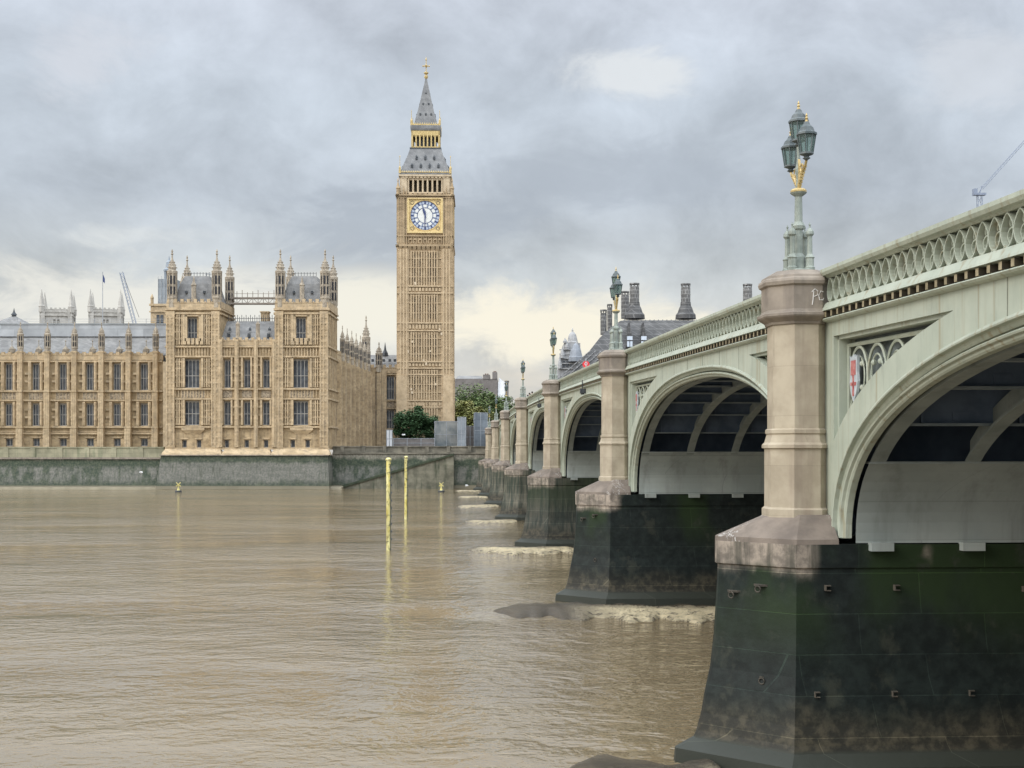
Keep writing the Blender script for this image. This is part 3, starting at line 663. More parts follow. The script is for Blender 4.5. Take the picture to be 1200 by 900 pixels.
# pavilion roofs
mr = MB(TP)
mr.add([(sL1, .9, zP(398)), (sR0, .9, zP(398)), (sR0, 6, Z(376.5, YB + 6)), (sL1, 6, Z(376.5, YB + 6)), (sL1, 12, zP(398)), (sR0, 12, zP(398))], [(0, 1, 2, 3), (3, 2, 5, 4)])
for a_, b_ in ((sL0, sL1), (sR0, sR1)):
    zt = Z(326, YB + 6)
    rings = []
    for q, zz in ((.9, zP(354)), (1.6, zP(354) + (zt - zP(354)) * .35), (2.1, zP(354) + (zt - zP(354)) * .7), (2.9, zt)):
        rings.append([(a_ + q, q, zz), (b_ - q, q, zz), (b_ - q, DP - q, zz), (a_ + q, DP - q, zz)])
    mr.loft(rings)
mr.build('roof', SLATE, tp, PO)
mr = MB(TP)
for a_, b_ in ((sL0, sL1), (sR0, sR1)):
    zt = Z(326, YB + 6)
    for i in range(9): x = a_ + 2.9 + (b_ - a_ - 5.8) * i / 8; mr.box(x - .04, x + .04, 2.9, 2.98, zt, zt + .8)
    mr.box(a_ + 2.9, b_ - 2.9, 2.92, 2.98, zt + .55, zt + .62)
    for sx in (.33, .67):
        x = a_ + (b_ - a_) * sx; z_ = zP(343); mr.box(x - .2, x + .2, 1.1, 1.8, z_, z_ + .5)
for i in range(24): x = sL1 + .4 + (sR0 - sL1 - .8) * i / 23; mr.box(x - .05, x + .05, 5.95, 6.03, Z(376.5, YB + 6), Z(369, YB + 6) - (i % 2) * .4)
mr.box(sL1, sR0, 5.96, 6.02, Z(373.5, YB + 6), Z(373, YB + 6))
for px in (266, 290, 313): c = sP(px); mr.box(c - .25, c + .25, 1.2, 1.9, zP(395), zP(390)); mr.lathe(c, 2.6, [(.35, zP(386)), (.3, zP(384)), (.02, zP(381.5))], 4)
mr.build('roof_cresting', DARKIRON, tp, PO)
mr = MB(TP)
for px in (278, 301.5): c = sP(px); mr = MB(TP); mr.lathe(c, .6, [(.42, zP(397)), (.42, zP(381)), (.5, zP(380)), (.3, zP(378)), (.02, zP(376))], 6); mr.build('pinnacle', TURR, tp, PO)
mr = MB(TP); c = sP(301.5); mr.box(c - .8, c + .8, 7.5, 9.0, Z(380, YB + 8), Z(366.5, YB + 8)); mr.box(c - .95, c + .95, 7.3, 9.2, Z(366.5, YB + 8), Z(365, YB + 8)); mr.build('chimney', STONE2, tp, PO)
for a_, b_ in ((sL0, sL1), (sR0, sR1)):
    c = (a_ + b_) / 2; mr = MB(TP); mr.lathe(c, .3, [(.5, zP(354)), (.48, zP(335)), (.6, zP(334)), (.3, zP(331)), (.02, zP(323))], 6)
    mr.build('pinnacle', TURR, tp, PO); mr = MB(TP)
    mr.lathe(a_ + 2.2, 3.5, [(.4, zP(350)), (.4, zP(332)), (.55, zP(330)), (.2, zP(324)), (.02, zP(318))], 6); mr.build('pinnacle', TURR, tp, PO)
for a_, b_ in ((sL0, sL1), (sR0, sR1)):
    for c in (a_ + .95, b_ - .75): turret_part(c, YB + .45, zP(362), zP(291.3), .92)
    for c in (a_ + 1.0, b_ - .75): turret_part(c, YB + DP - .6, zP(362), Z(299.5, YB + DP), .88)
# scaffold walkway between the two towers
mr = MB(TP); Yw = YB + 11
for z_ in (Z(356, Yw), Z(349.5, Yw)): mr.box(sL1 - .4, sR0 + .4, 10.4, 11.6, z_ - .16, z_ + .16)
n = 11
for i in range(n): 
    x = sL1 + (sR0 - sL1) * i / (n - 1); mr.box(x - .06, x + .06, 10.45, 10.55, Z(356, Yw), Z(343, Yw) + (i % 3) * .25)
    if i < n - 1:
        x2 = sL1 + (sR0 - sL1) * (i + 1) / (n - 1); mr.tube([(x, 10.5, Z(356, Yw)), (x2, 10.5, Z(349.5, Yw))] if i % 2 else [(x, 10.5, Z(349.5, Yw)), (x2, 10.5, Z(356, Yw))], .05, 4)
mr.box(sL1, sR0, 10.46, 10.54, Z(344.5, Yw) - .04, Z(344.5, Yw) + .04)
mr.build('scaffold_walkway', M('weathered_scaffold', (.19, .16, .13), (.27, .23, .19), 1, .8), tp, PO)
# scaffolding on the left tower roof
mr = MB(TP)
for px, y0, y1 in ((236, 340, 317), (240, 340, 316), (247, 340, 321), (244.5, 345, 330)): mr.tube([(sP(px), 4, zP(y0)), (sP(px) + .1, 4, zP(y1))], .07, 4)
for y, p0, p1 in ((318, 235, 248), (324, 235, 250), (331, 232, 248)): mr.tube([(sP(p0), 4, zP(y)), (sP(p1), 4, zP(y))], .06, 4)
mr.build('scaffolding', STEEL, tp, PO)

# --- north front
oN = (X(385.5, YB + DP) + 1.3, YB + DP); 
p0 = Vector((sR1 - .3, YB + DP)); p1 = Vector((X(434.5, 316), 316.0))
ln = (p1 - p0).length; thN = math.atan2(p1.y - p0.y, p1.x - p0.x); TN = wallT((p0.x, p0.y), thN)
zs = lambda y: Z(y, 315.5)
mw = MB(TN); mt = MB(TN); mc = MB(TN); ops = []
nb = 8; bw = ln / nb
LV = dict(g=GZ, s0=zs(504), s1=zs(478.5), s2=zs(469.5), s3=zs(438.5))
for i in range(nb):
    c = (i + .5) * bw
    for (z0, z1) in ((LV['s0'] + .5, LV['s1'] - .4), (LV['s2'] + .4, LV['s3'] - .5)):
        ops.append((c - 1.1, c + 1.1, z0, z1)); window(TN, None, thN, c, z0, 2.2, z1 - z0, 3, (.48,), .35)
    ops.append((c - .7, c + .7, GZ + .8, GZ + 3)); window(TN, None, thN, c, GZ + .8, 1.4, 2.2, 2, (), .35, head=False)
    one(TN, 'carved_panel', STONE3, lambda q: q.box(c - 1.4, c + 1.4, -.12, .01, LV['s2'] - .1, LV['s1'] + .2))
mw.wall(0, ln, GZ - .2, zs(432), 0, ops, .45); mw.build('facade', STONE, tp, PO)
for i in range(nb + 1):
    c = min(max(i * bw, .4), ln - .4); one(TN, 'buttress', STONE2, lambda q: (q.box(c - .55, c + .55, -1.1, .02, GZ - .2, LV['s3'] + .3), q.box(c - .15, c + .15, -1.25, -1.09, GZ, LV['s3'])))
    if 0 < i < nb: pp = TN(c, -.35, 0); turret_part(pp[0], pp[1], LV['s3'] + .3, 34.6, .5, 'pinnacle')
    if i < nb: 
        c2 = c + bw / 2
        for sx in (-1, 1): mt.box(c2 + sx * 1.5 - .25, c2 + sx * 1.5 + .25, -.5, .02, LV['s0'], LV['s3'])
for z_ in (LV['s0'], LV['s1'], LV['s2'], LV['s3'], GZ + 3.6): one(TN, 'string_course', STONE2, lambda q: string(q, 0, ln, 0, z_, .32, .35))
one(TN, 'parapet', STONE2, lambda q: parapet(q, 0, ln, -.2, .25, LV['s3'] + .5, LV['s3'] + 2.4, 1.3))
mt.build('panel_tracery', STONE2, tp, PO)
mr = MB(TN); zr = LV['s3'] + 1; mr.add([(0, .8, zr), (ln + 6, .8, zr), (ln, 7, zr + 4.2), (0, 7, zr + 4.2)], [(0, 1, 2, 3)]); mr.build('roof', SLATE, tp, PO)
turret_part(X(429, 312.5) , 312.5, zs(440), Z(369.5, 312.5), .95)
# --- link range joining the clock tower
oK = (p1.x, 316.0); TK = wallT(oK, 0); mw = MB(TK); mt = MB(TK); mc = MB(TK); ops = []
wk = X(469, 316) - oK[0]
for px, w_ in ((437.5, 1.5), (457.3, 2.0), (464.8, .8)):
    c = X(px, 316) - oK[0]
    for (z0, z1) in ((LV['s0'] + .4, LV['s1'] - .3), (LV['s2'] + .3, LV['s3'] - .4)):
        ops.append((c - w_ / 2, c + w_ / 2, z0, z1)); window(TK, None, 0, c, z0, w_, z1 - z0, 3 if w_ > 1 else 1, (.45,), .35)
    one(TK, 'carved_panel', STONE3, lambda q: q.box(c - w_ / 2, c + w_ / 2, -.12, .01, LV['s2'] - .1, LV['s1'] + .2))
mw.wall(0, wk, GZ - .2, zs(432), 0, ops, .45); mw.build('facade', STONE, tp, PO)
for px in (444.5, 450.5): c = X(px, 316) - oK[0]; one(TK, 'buttress', STONE2, lambda q: (q.box(c - .6, c + .6, -.8, .02, GZ - .2, LV['s3'] + 1), q.box(c - .2, c + .2, -.9, -.79, GZ, LV['s3'])))
for z_ in (LV['s0'], LV['s1'], LV['s2'], LV['s3']): one(TK, 'string_course', STONE2, lambda q: string(q, 0, wk, 0, z_, .32, .35))
one(TK, 'parapet', STONE2, lambda q: parapet(q, 0, wk, -.2, .25, LV['s3'] + .5, LV['s3'] + 2.4, 1.3))
pp = TK(X(444.3, 316) - oK[0], -.3, 0); turret_part(pp[0], pp[1], LV['s3'] + .5, zs(400.5), .8)
mr = MB(TK); mr.add([(-6, 3, zs(433)), (wk, 3, zs(433)), (wk, 9, Z(416, 325)), (-6, 9, Z(416, 325)), (-6, 15, zs(433)), (wk, 15, zs(433))], [(0, 1, 2, 3), (3, 2, 5, 4)]); mr.build('roof', SLATE, tp, PO)
mr = MB(TK); c = X(451.3, 325) - oK[0]; mr.lathe(c, 9, [(.9, Z(417, 325)), (.8, Z(414, 325)), (.35, Z(410, 325)), (.02, Z(401, 325))], 6)
for px in (437, 444, 450, 457, 463): q = X(px, 321) - oK[0]; mr.box(q - .3, q + .3, 4.2, 5, Z(424, 321), Z(421, 321)); 
mr.build('roof_cresting', DARKIRON, tp, PO)
# river wall carrying the pavilion
mb = MB()
xa, xb = X(187.5, YB), X(386.5, YB)
mb.loft([[(xa - .6, YB - 2.3, -2), (xb + .3, YB - 2.3, -2), (xb + .3, YB + 12, -2), (xa - .6, YB + 12, -2)], [(xa + .6, YB - 1.5, Z(534, YB)), (xb - .2, YB - 1.5, Z(534, YB)), (xb - .2, YB + 12, Z(534, YB)), (xa + .6, YB + 12, Z(534, YB))]])
mb.build('river_plinth', PAVM, tp, PO)
mb = MB(); mb.box(xa + .3, xb, YB - 1.8, YB + 11.9, Z(534, YB), Z(532.8, YB)); mb.build('ledge', GRANITED, tp, PO)
# quay lamp left of corner
# ============================================================ clock tower
YT = 312.0; SCT = YT / F
HW = 31.0 * SCT                     # half width of the shaft
tcx, tcy = X(497.3, YT) + .0, YT + HW
tt = thing('clock_tower', 'tall honey stone clock tower with white dial, gilded belfry and steep iron spire', 'clock tower', (tcx, tcy, GZ), R(1.6))
TO = (0, 0, GZ)
zT = lambda y: Z(y, YT)
zc = lambda y: Z(y, YT + HW)
def fourT(k):
    a = k * math.pi / 2; c, s_ = math.cos(a), math.sin(a)
    return lambda x, y, z: (x * c - y * s_, x * s_ + y * c, z)
def face(m, fn):
    for k in range(4): m.T = fourT(k); fn(m)
    m.T = ident
bands = [(292, 335.5), (343.5, 378.5), (387.5, 424), (431.5, 469.5), (469.5, 524)]
slits_x = [-2.72, -1.45, 1.05, 2.32]
ms = MB(); mp = MB()
def shaft(m):
    ops = []
    for (y0, y1) in bands[:4]:
        for sx in slits_x:
            yb = y1 - 5 if y1 < 460 else y1 - 13; ya = y0 + 5
            ops.append((sx - .28, sx + .28, zT(yb), zT(ya)))
    m.wall(-HW, HW, GZ - .3, zT(286), -HW, ops, .5)
face(ms, shaft); ms.build('shaft', TSTONE, tt, TO)
def trim(m):
    for sx in (-1, 1):
        m.box(sx * (HW - 1.25) - 1.25 - (.0 if sx < 0 else 0), sx * (HW - 1.25) + 1.25, -HW - .28, -HW + .02, GZ - .3, zT(290))
        for q in (-.75, 0, .75): m.box(sx * (HW - 1.25) + q - .17, sx * (HW - 1.25) + q + .17, -HW - .5, -HW - .27, zT(520), zT(292))
    for (y0, y1) in bands:
        for q in np.arange(-3.4, 3.0 + .1, .633): 
            m.box(q - .14, q + .14, -HW - .34, -HW + .02, zT(y1), zT(y0) - .4)
        n = int((y1 - y0) / 9)
        for j in range(1, n): yy = y0 + (y1 - y0) * j / n; m.box(-HW + 2.5, HW - 2.5, -HW - .2, -HW + .02, zT(yy) - .11, zT(yy) + .11); [m.box(sx * (HW - 1.25) - 1.2, sx * (HW - 1.25) + 1.2, -HW - .33, -HW - .27, zT(yy) - .08, zT(yy) + .08) for sx in (-1, 1)]
        for q in np.arange(-3.08, 3.0, .633): m.box(q - .2, q + .2, -HW - .13, -HW + .02, zT(y0) - .75, zT(y0) - .4)
    for y in (335.5, 343.5, 378.5, 387.5, 424, 431.5, 439, 469.5, 477):
        m.box(-HW - .2, HW + .2, -HW - .42, -HW + .02, zT(y) - .17, zT(y) + .17)
    for y0, y1 in ((343, 336), (387, 379), (431, 424.5), (477, 470)):
        for q in np.arange(-HW + .4, HW, .8): m.box(q - .26, q + .26, -HW - .3, -HW, zT(y0) + .35, zT(y1) - .3)
    # thicker lowest stage
    for sx in (-1, 1): m.box(sx * (HW - .85) - 1.2, sx * (HW - .85) + 1.2, -HW - .6, -HW + .02, GZ - .3, zT(440))
    # corbel table under the clock stage
    for q in np.arange(-HW + .5, HW, 1.12): m.loft([[(q - .42, -HW - .05, zT(294)), (q + .42, -HW - .05, zT(294)), (q + .42, -HW + .02, zT(294)), (q - .42, -HW + .02, zT(294))], [(q - .42, -HW - .7, zT(289)), (q + .42, -HW - .7, zT(289)), (q + .42, -HW + .02, zT(289)), (q - .42, -HW + .02, zT(289))]])
face(mp, trim); mp.build('panelling', M('tower_trim_stone', (.40, .298, .18), (.53, .405, .255), .6, .85, .15, stain=(.30, .225, .15), stain_amt=.4, mottle=(2, (.28, .21, .14), .45)), tt, TO)
mp = MB(); random.seed(3)
for k in range(14):
    x = random.uniform(-HW + .5, HW - .5); z_ = zT(random.uniform(330, 462)); mp.box(x - .22, x + .22, -HW - .4, -HW - .2, z_, z_ + random.uniform(.4, .8))
for k in range(8): z_ = zT(random.uniform(330, 440)); y_ = random.uniform(-HW + .5, HW - .5); mp.box(HW + .2, HW + .4, y_ - .2, y_ + .2, z_, z_ + .6)
mp.build('repair_patch', PATCH, tt, TO)['kind'] = 'stuff'
for k in (0, 1):
    for (y0, y1) in bands[:4]:
        yb = y1 - 5 if y1 < 460 else y1 - 13; ya = y0 + 5
        for sx in slits_x:
            mm = MB(fourT(k)); mm.quad((sx - .28, -HW + .45, zT(yb)), (sx + .28, -HW + .45, zT(yb)), (sx + .28, -HW + .45, zT(ya)), (sx - .28, -HW + .45, zT(ya)))
            mm.build('slit_window', GLASSD, tt, TO)
# clock stage
CW = 32.6 * SCT
ms = MB(); ms.T = ident
ms.box(-CW + .35, CW - .35, -CW + .35, CW - .35, zT(287), zT(229))
def stage(m):
    for sx in (-1, 1):
        m.box(sx * (CW - .95) - .95, sx * (CW - .95) + .95, -CW - .02, -CW + .6, zT(287), zT(229))
        for q in (-.6, 0, .6): m.box(sx * (CW - .95) + q - .1, sx * (CW - .95) + q + .1, -CW - .16, -CW, zT(285), zT(231))
        m.box(sx * 4.55 - .14, sx * 4.55 + .14, -CW - .05, -CW + .6, zT(287), zT(224))
    m.box(-CW - .35, CW + .35, -CW - .35, -CW + .5, zT(289), zT(287)); m.box(-CW - .15, CW + .15, -CW - .15, -CW + .5, zT(277.4), zT(276.2))
    m.box(-CW - .4, CW + .4, -CW - .4, -CW + .5, zT(230), zT(228.3)); m.box(-CW - .2, CW + .2, -CW - .2, -CW + .5, zT(232.3), zT(231.3))
    for q in np.arange(-3.6, 3.7, 1.2):
        m.box(q - .46, q - .3, -CW + .05, -CW + .6, zT(285.5), zT(278)); m.box(q + .3, q + .46, -CW + .05, -CW + .6, zT(285.5), zT(278)); m.lathe(q, -CW + .36, [(.44, zT(281.5)), (.38, zT(280)), (.05, zT(278))], 6)
        m.box(q - .4, q + .4, -CW - .1, -CW + .5, zT(228.3), zT(226.4))
    for sx in (-1, 1):          # corner pinnacles
        m.lathe(sx * (CW - .2), -CW + .2, [(.42, zT(229)), (.42, zT(222)), (.55, zT(221)), (.3, zT(218)), (.12, zT(213)), (.2, zT(212)), (.02, zT(208))], 6)
        m.lathe(sx * (CW - 1.6), -CW + .2, [(.22, zT(229)), (.2, zT(223)), (.02, zT(217))], 6)
face(ms, stage); ms.build('clock_stage', TSTONE, tt, TO)
# dial on each of the two faces in view
zd = zT(252.6); rd = 17.4 * SCT
dialT = fourT(0)
def disc(m, r0, r1, y, n=48):
    for i in range(n):
        a, b = 2 * math.pi * i / n, 2 * math.pi * (i + 1) / n
        m.quad((r0 * math.sin(a), y, zd + r0 * math.cos(a)), (r1 * math.sin(a), y, zd + r1 * math.cos(a)), (r1 * math.sin(b), y, zd + r1 * math.cos(b)), (r0 * math.sin(b), y, zd + r0 * math.cos(b)))
def sector(m, a0, a1, r0, r1, y, n=4):
    for i in range(n):
        a, b = a0 + (a1 - a0) * i / n, a0 + (a1 - a0) * (i + 1) / n
        m.quad((r0 * math.sin(a), y, zd + r0 * math.cos(a)), (r1 * math.sin(a), y, zd + r1 * math.cos(a)), (r1 * math.sin(b), y, zd + r1 * math.cos(b)), (r0 * math.sin(b), y, zd + r0 * math.cos(b)))
def radial(m, a, r0, r1, w0, w1, y0, y1):
    sa, ca = math.sin(a), math.cos(a)
    q = [(r0, -w0), (r1, -w1), (r1, w1), (r0, w0)]
    pts = [(r * sa + w * ca, y, zd + r * ca - w * sa) for y in (y0, y1) for r, w in q]
    m.add(pts, [(0, 1, 2, 3), (7, 6, 5, 4), (0, 4, 5, 1), (1, 5, 6, 2), (2, 6, 7, 3), (3, 7, 4, 0)])
for k in (0, 1, 3):
    m = MB(fourT(k)); y = -CW + .30
    disc(m, 0, rd, y); f = m.build('clock_face', DIALR, tt, TO)
    m = MB(fourT(k)); disc(m, 0, rd * .50, y - .03)
    for i in range(12): sector(m, R(i * 30 - 9.5), R(i * 30 + 9.5), rd * .55, rd * .74, y - .03)
    m.build('opal_glass', DIALW, f, TO)
    m = MB(fourT(k))
    for i in range(12): radial(m, R(i * 30 + 15), rd * .5, rd * .97, .05, .05, y - .07, y - .01); radial(m, R(i * 30), rd * .76, rd * .97, .16, .2, y - .07, y - .01)
    disc(m, rd * .5, rd * .54, y - .05); disc(m, rd * .745, rd * .77, y - .05); disc(m, rd * .95, rd * 1.0, y - .05)
    m.build('dial_tracery', BLUE, f, TO)
    m = MB(fourT(k)); a_h = R(-15)
    radial(m, a_h, -.5, rd * .40, .16, .26, y - .16, y - .1); radial(m, a_h, rd * .40, rd * .52, .3, .02, y - .16, y - .1); m.build('hour_hand', BLUE, f, TO)
    m = MB(fourT(k)); radial(m, R(181), -1.0, rd * .9, .17, .09, y - .22, y - .17); m.build('minute_hand', BLUE, f, TO)
    m = MB(fourT(k)); w = 20.8 * SCT
    for i in range(48):       # gilded square with a round hole
        a, b = 2 * math.pi * i / 48, 2 * math.pi * (i + 1) / 48
        def sq(t):
            s_, c_ = math.sin(t), math.cos(t); q = w / max(abs(s_), abs(c_)); return (q * s_, y - .06, zd + q * c_)
        m.quad((rd * 1.0 * math.sin(a), y - .06, zd + rd * math.cos(a)), sq(a), sq(b), (rd * math.sin(b), y - .06, zd + rd * math.cos(b)))
    for sx in (-1, 1): m.box(sx * (w - .2) - .2, sx * (w - .2) + .2, y - .45, y - .04, zd - w, zd + w); m.box(-w + .4, w - .4, y - .45, y - .04, zd + sx * (w - .2) - .2, zd + sx * (w - .2) + .2)
    m.tube([(rd * 1.02 * math.sin(2 * math.pi * i / 32), y - .1, zd + rd * 1.02 * math.cos(2 * math.pi * i / 32)) for i in range(32)], .13, 5, True)
    m.build('gilt_frame', GILT, f, TO)
    m = MB(fourT(k))
    for sx in (-1, 1):
        for sz in (-1, 1):
            m.tube([(sx * rd * .86 + .42 * math.cos(t), y - .12, zd + sz * rd * .86 + .42 * math.sin(t)) for t in np.linspace(0, 2 * math.pi, 12, endpoint=False)], .09, 5, True)
    m.build('spandrel_roundel', STONE3, f, TO)
# belfry
BW = 28.6 * SCT
ms = MB(); mg = MB()
def bel(m):
    ops = [(q - .36, q + .36, zT(224.5), zT(210.5)) for q in np.linspace(-3.15, 3.15, 7) * 1.12]
    m.wall(-BW, BW, zT(229), zT(204.4), -BW, ops, .9)
    for q in np.arange(-4.1, 4.2, 1.17): m.box(q - .1, q + .1, -BW - .18, -BW + .02, zT(227), zT(208))
    for sx in (-1, 1): m.box(sx * (BW - .75) - .75, sx * (BW - .75) + .75, -BW - .25, -BW + .02, zT(229), zT(206))
    m.box(-BW - .25, BW + .25, -BW - .35, -BW + .02, zT(226.3), zT(225.2)); m.box(-BW - .4, BW + .4, -BW - .5, -BW + .6, zT(206.6), zT(204.4))
    for q in np.arange(-5.4, 5.5, .9): m.box(q - .3, q + .3, -BW - .35, -BW + .02, zT(208.5), zT(206.6))
face(ms, bel); ms.build('belfry', M('pale_belfry_stone', (.42, .335, .225), (.54, .44, .305), 1, .8, .1), tt, TO)
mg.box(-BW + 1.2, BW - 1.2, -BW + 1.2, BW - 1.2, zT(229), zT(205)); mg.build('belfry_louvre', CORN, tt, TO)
# lower iron roof, lantern, spire
zr = lambda y, hw: H + (527 - y) / F * (YT + HW - hw)
mr = MB(); ring = lambda hw, z_: [(-hw, -hw, z_), (hw, -hw, z_), (hw, hw, z_), (-hw, hw, z_)]
s_ = (YT + HW) / F
RY = lambda hw, y: ring(hw * s_, zr(y, hw * s_))
mr.loft([RY(29.4, 204.3), RY(29.4, 201.5), RY(28.2, 200.6), RY(25.6, 194), RY(22.6, 187), RY(19.8, 180), RY(18.0, 174.5)]); mr.build('lower_roof', IRONROOF, tt, TO)
md = MB()
def dorm(m):
    for y, hw, n in ((196, 26.2, 4), (186.5, 22.2, 3)):
        for i in range(n):
            x = (i - (n - 1) / 2) * 2.15; m.box(x - .26, x + .26, -hw * s_ - .25, -hw * s_ + .9, zr(y, hw * s_) - .2, zr(y, hw * s_) + .55)
            m.lathe(x, -hw * s_ + .1, [(.4, zr(y, hw * s_) + .55), (.02, zr(y, hw * s_) + 1.1)], 4)
    for y, hw, n in ((134.5, 10.3, 3), (122.5, 7.0, 2), (110.5, 4.0, 1)):
        for i in range(n): x = (i - (n - 1) / 2) * 1.35; m.box(x - .2, x + .2, -hw * s_ - .2, -hw * s_ + .6, zr(y, hw * s_) - .2, zr(y, hw * s_) + .35)
face(md, dorm); md.build('dormer', DARKIRON, tt, TO)
mg = MB()
LW = 16.6 * s_
mg.box(-LW - .35, LW + .35, -LW - .35, LW + .35, zr(174.8, LW), zr(173.2, LW)); mg.build('lantern_floor', DARKIRON, tt, TO)
mg = MB()
def lant(m):
    for q in np.linspace(-LW + .25, LW - .25, 8): m.box(q - .17, q + .17, -LW, -LW + .35, zr(173.2, LW), zr(153.5, LW))
    m.box(-LW, LW, -LW + .02, -LW + .33, zr(158.5, LW), zr(153, LW)); m.box(-LW, LW, -LW + .02, -LW + .33, zr(173.2, LW), zr(171.6, LW))
    for q in np.linspace(-LW + .25, LW - .25, 8)[:-1]: m.lathe(q + .48, -LW + .18, [(.3, zr(158.5, LW)), (.02, zr(160.5, LW))], 4)
    m.box(-LW - .15, LW + .15, -LW - .1, -LW + .3, zr(146.6, LW), zr(145.2, LW))
    for q in np.arange(-LW, LW + .1, .55): m.lathe(q, -LW - .05, [(.14, zr(145.2, LW)), (.02, zr(143.4, LW))], 4)
    for sx in (-1, 1): m.lathe(sx * (LW - .05), -LW + .05, [(.28, zr(148, LW)), (.26, zr(141, LW)), (.08, zr(139, LW)), (.06, zr(130, LW)), (.02, zr(128.5, LW))], 5)
def eaves(m):
    for sx in (-1, 1): m.lathe(sx * 29.0 * s_, -29.0 * s_, [(.32, zT(203)), (.26, zT(196)), (.07, zT(194)), (.05, zT(184)), (.15, zT(183.5)), (.02, zT(182))], 5)
    m.box(-29.8 * s_, 29.8 * s_, -29.8 * s_, -29.6 * s_, zT(201.9), zT(201.0)) 
    for q in np.arange(-5.6, 5.7, .55): m.lathe(q, -29.4 * s_, [(.16, zT(201.2)), (.02, zT(199.4))], 4)
me_ = MB(); face(me_, eaves); me_.build('eaves_cresting', GOLD, tt, TO)
face(mg, lant); mg.build('gilded_lantern', GOLD, tt, TO)
mg = MB(); mg.box(-LW + 1.1, LW - 1.1, -LW + 1.1, LW - 1.1, zr(173.2, LW), zr(152, LW)); mg.build('lantern_core', DARKIRON, tt, TO)
mr = MB()
mr.loft([ring(17.0 * s_, zr(152.8, LW)), ring(17.6 * s_, zr(150.8, LW)), ring(17.6 * s_, zr(147, LW)), ring(16.8 * s_, zr(146.4, LW))]); mr.build('lantern_cornice', IRONROOF, tt, TO)
mr = MB(); mr.loft([RY(13.6, 147.3), RY(12.2, 140), RY(9.4, 130), RY(6.6, 118), RY(4.0, 106), RY(1.9, 97), ring(.9 * s_, zc(92))]); mr.build('spire', IRONROOF, tt, TO)
mg = MB(); mg.lathe(0, 0, [(.3, zc(92.4)), (.5, zc(90.5)), (.5, zc(89)), (.2, zc(88.4)), (.25, zc(87.4)), (.6, zc(86)), (.6, zc(85)), (.12, zc(84.5)), (.1, zc(79)), (.35, zc(78)), (.35, zc(76.5)), (.1, zc(75.5)), (.1, zc(71)), (.25, zc(70)), (.1, zc(68.5)), (.02, zc(66.5))], 8)
for a in range(4):
    c_, q_ = math.cos(a * math.pi / 2), math.sin(a * math.pi / 2); mg.box(min(0, c_ * .75) - .08, max(0, c_ * .75) + .08, min(0, q_ * .75) - .08, max(0, q_ * .75) + .08, zc(78), zc(77)); mg.sphere((c_ * .75, q_ * .75, zc(77.5)), .2, 5)
mg.build('finial', GOLD, tt, TO)

# ============================================================ bridge
A = .05407; CA, SA = math.cos(A), math.sin(A)
V0, U0 = 9.6, 32.2
tb = thing('arch_bridge', 'long pale green iron arch bridge on weedy granite piers crossing the brown river', 'bridge', (V0 * CA - U0 * SA, V0 * SA + U0 * CA, 0), A)
BO = (V0, U0, 0)
def BW_(v_, u, z): return (v_ * CA - u * SA, v_ * SA + u * CA, z)
UP = [.8, 32.2, 66.63, 104.7, 144.5, 182.6, 217.0, 248.4]
_cf = np.polyfit([-10, 5, 20.6, 32, 66.6, 105, 144.5, 182.6, 217, 248.4, 275], [11.35, 11.8, 12.18, 12.4, 13.02, 13.65, 13.86, 13.48, 12.85, 12.25, 11.7], 5)
def rail(u): return float(np.polyval(_cf, u))
VN = 35.4                     # north face
Z0 = 5.75; NEX = 2.3; HP = 1.6
CC, CS = 9.06, .73            # column axis and half width across flats
def se(x, a, r):
    t = min(1, abs(x) / a); return Z0 + r * (1 - t ** NEX) ** (1 / NEX)
def curve(uc, a, r, n=40, z_from=None):
    out = []
    for i in range(n + 1):
        t = math.pi * i / n; c = math.cos(t); s2 = math.sin(t)
        out.append((uc - math.copysign(abs(c) ** (2 / NEX), c) * a, Z0 + r * max(s2, 0) ** (2 / NEX)))
    return out
OCT = math.pi / 8
pier_ring = lambda o: [(VN + .8, UP_c - HP - o), (8.56 - .41 * o, UP_c - HP - o), (7.0 - 1.41 * o, UP_c - .1), (7.0 - 1.41 * o, UP_c + .1), (8.56 - .41 * o, UP_c + HP + o), (VN + .8, UP_c + HP + o)]
ringmesh = None
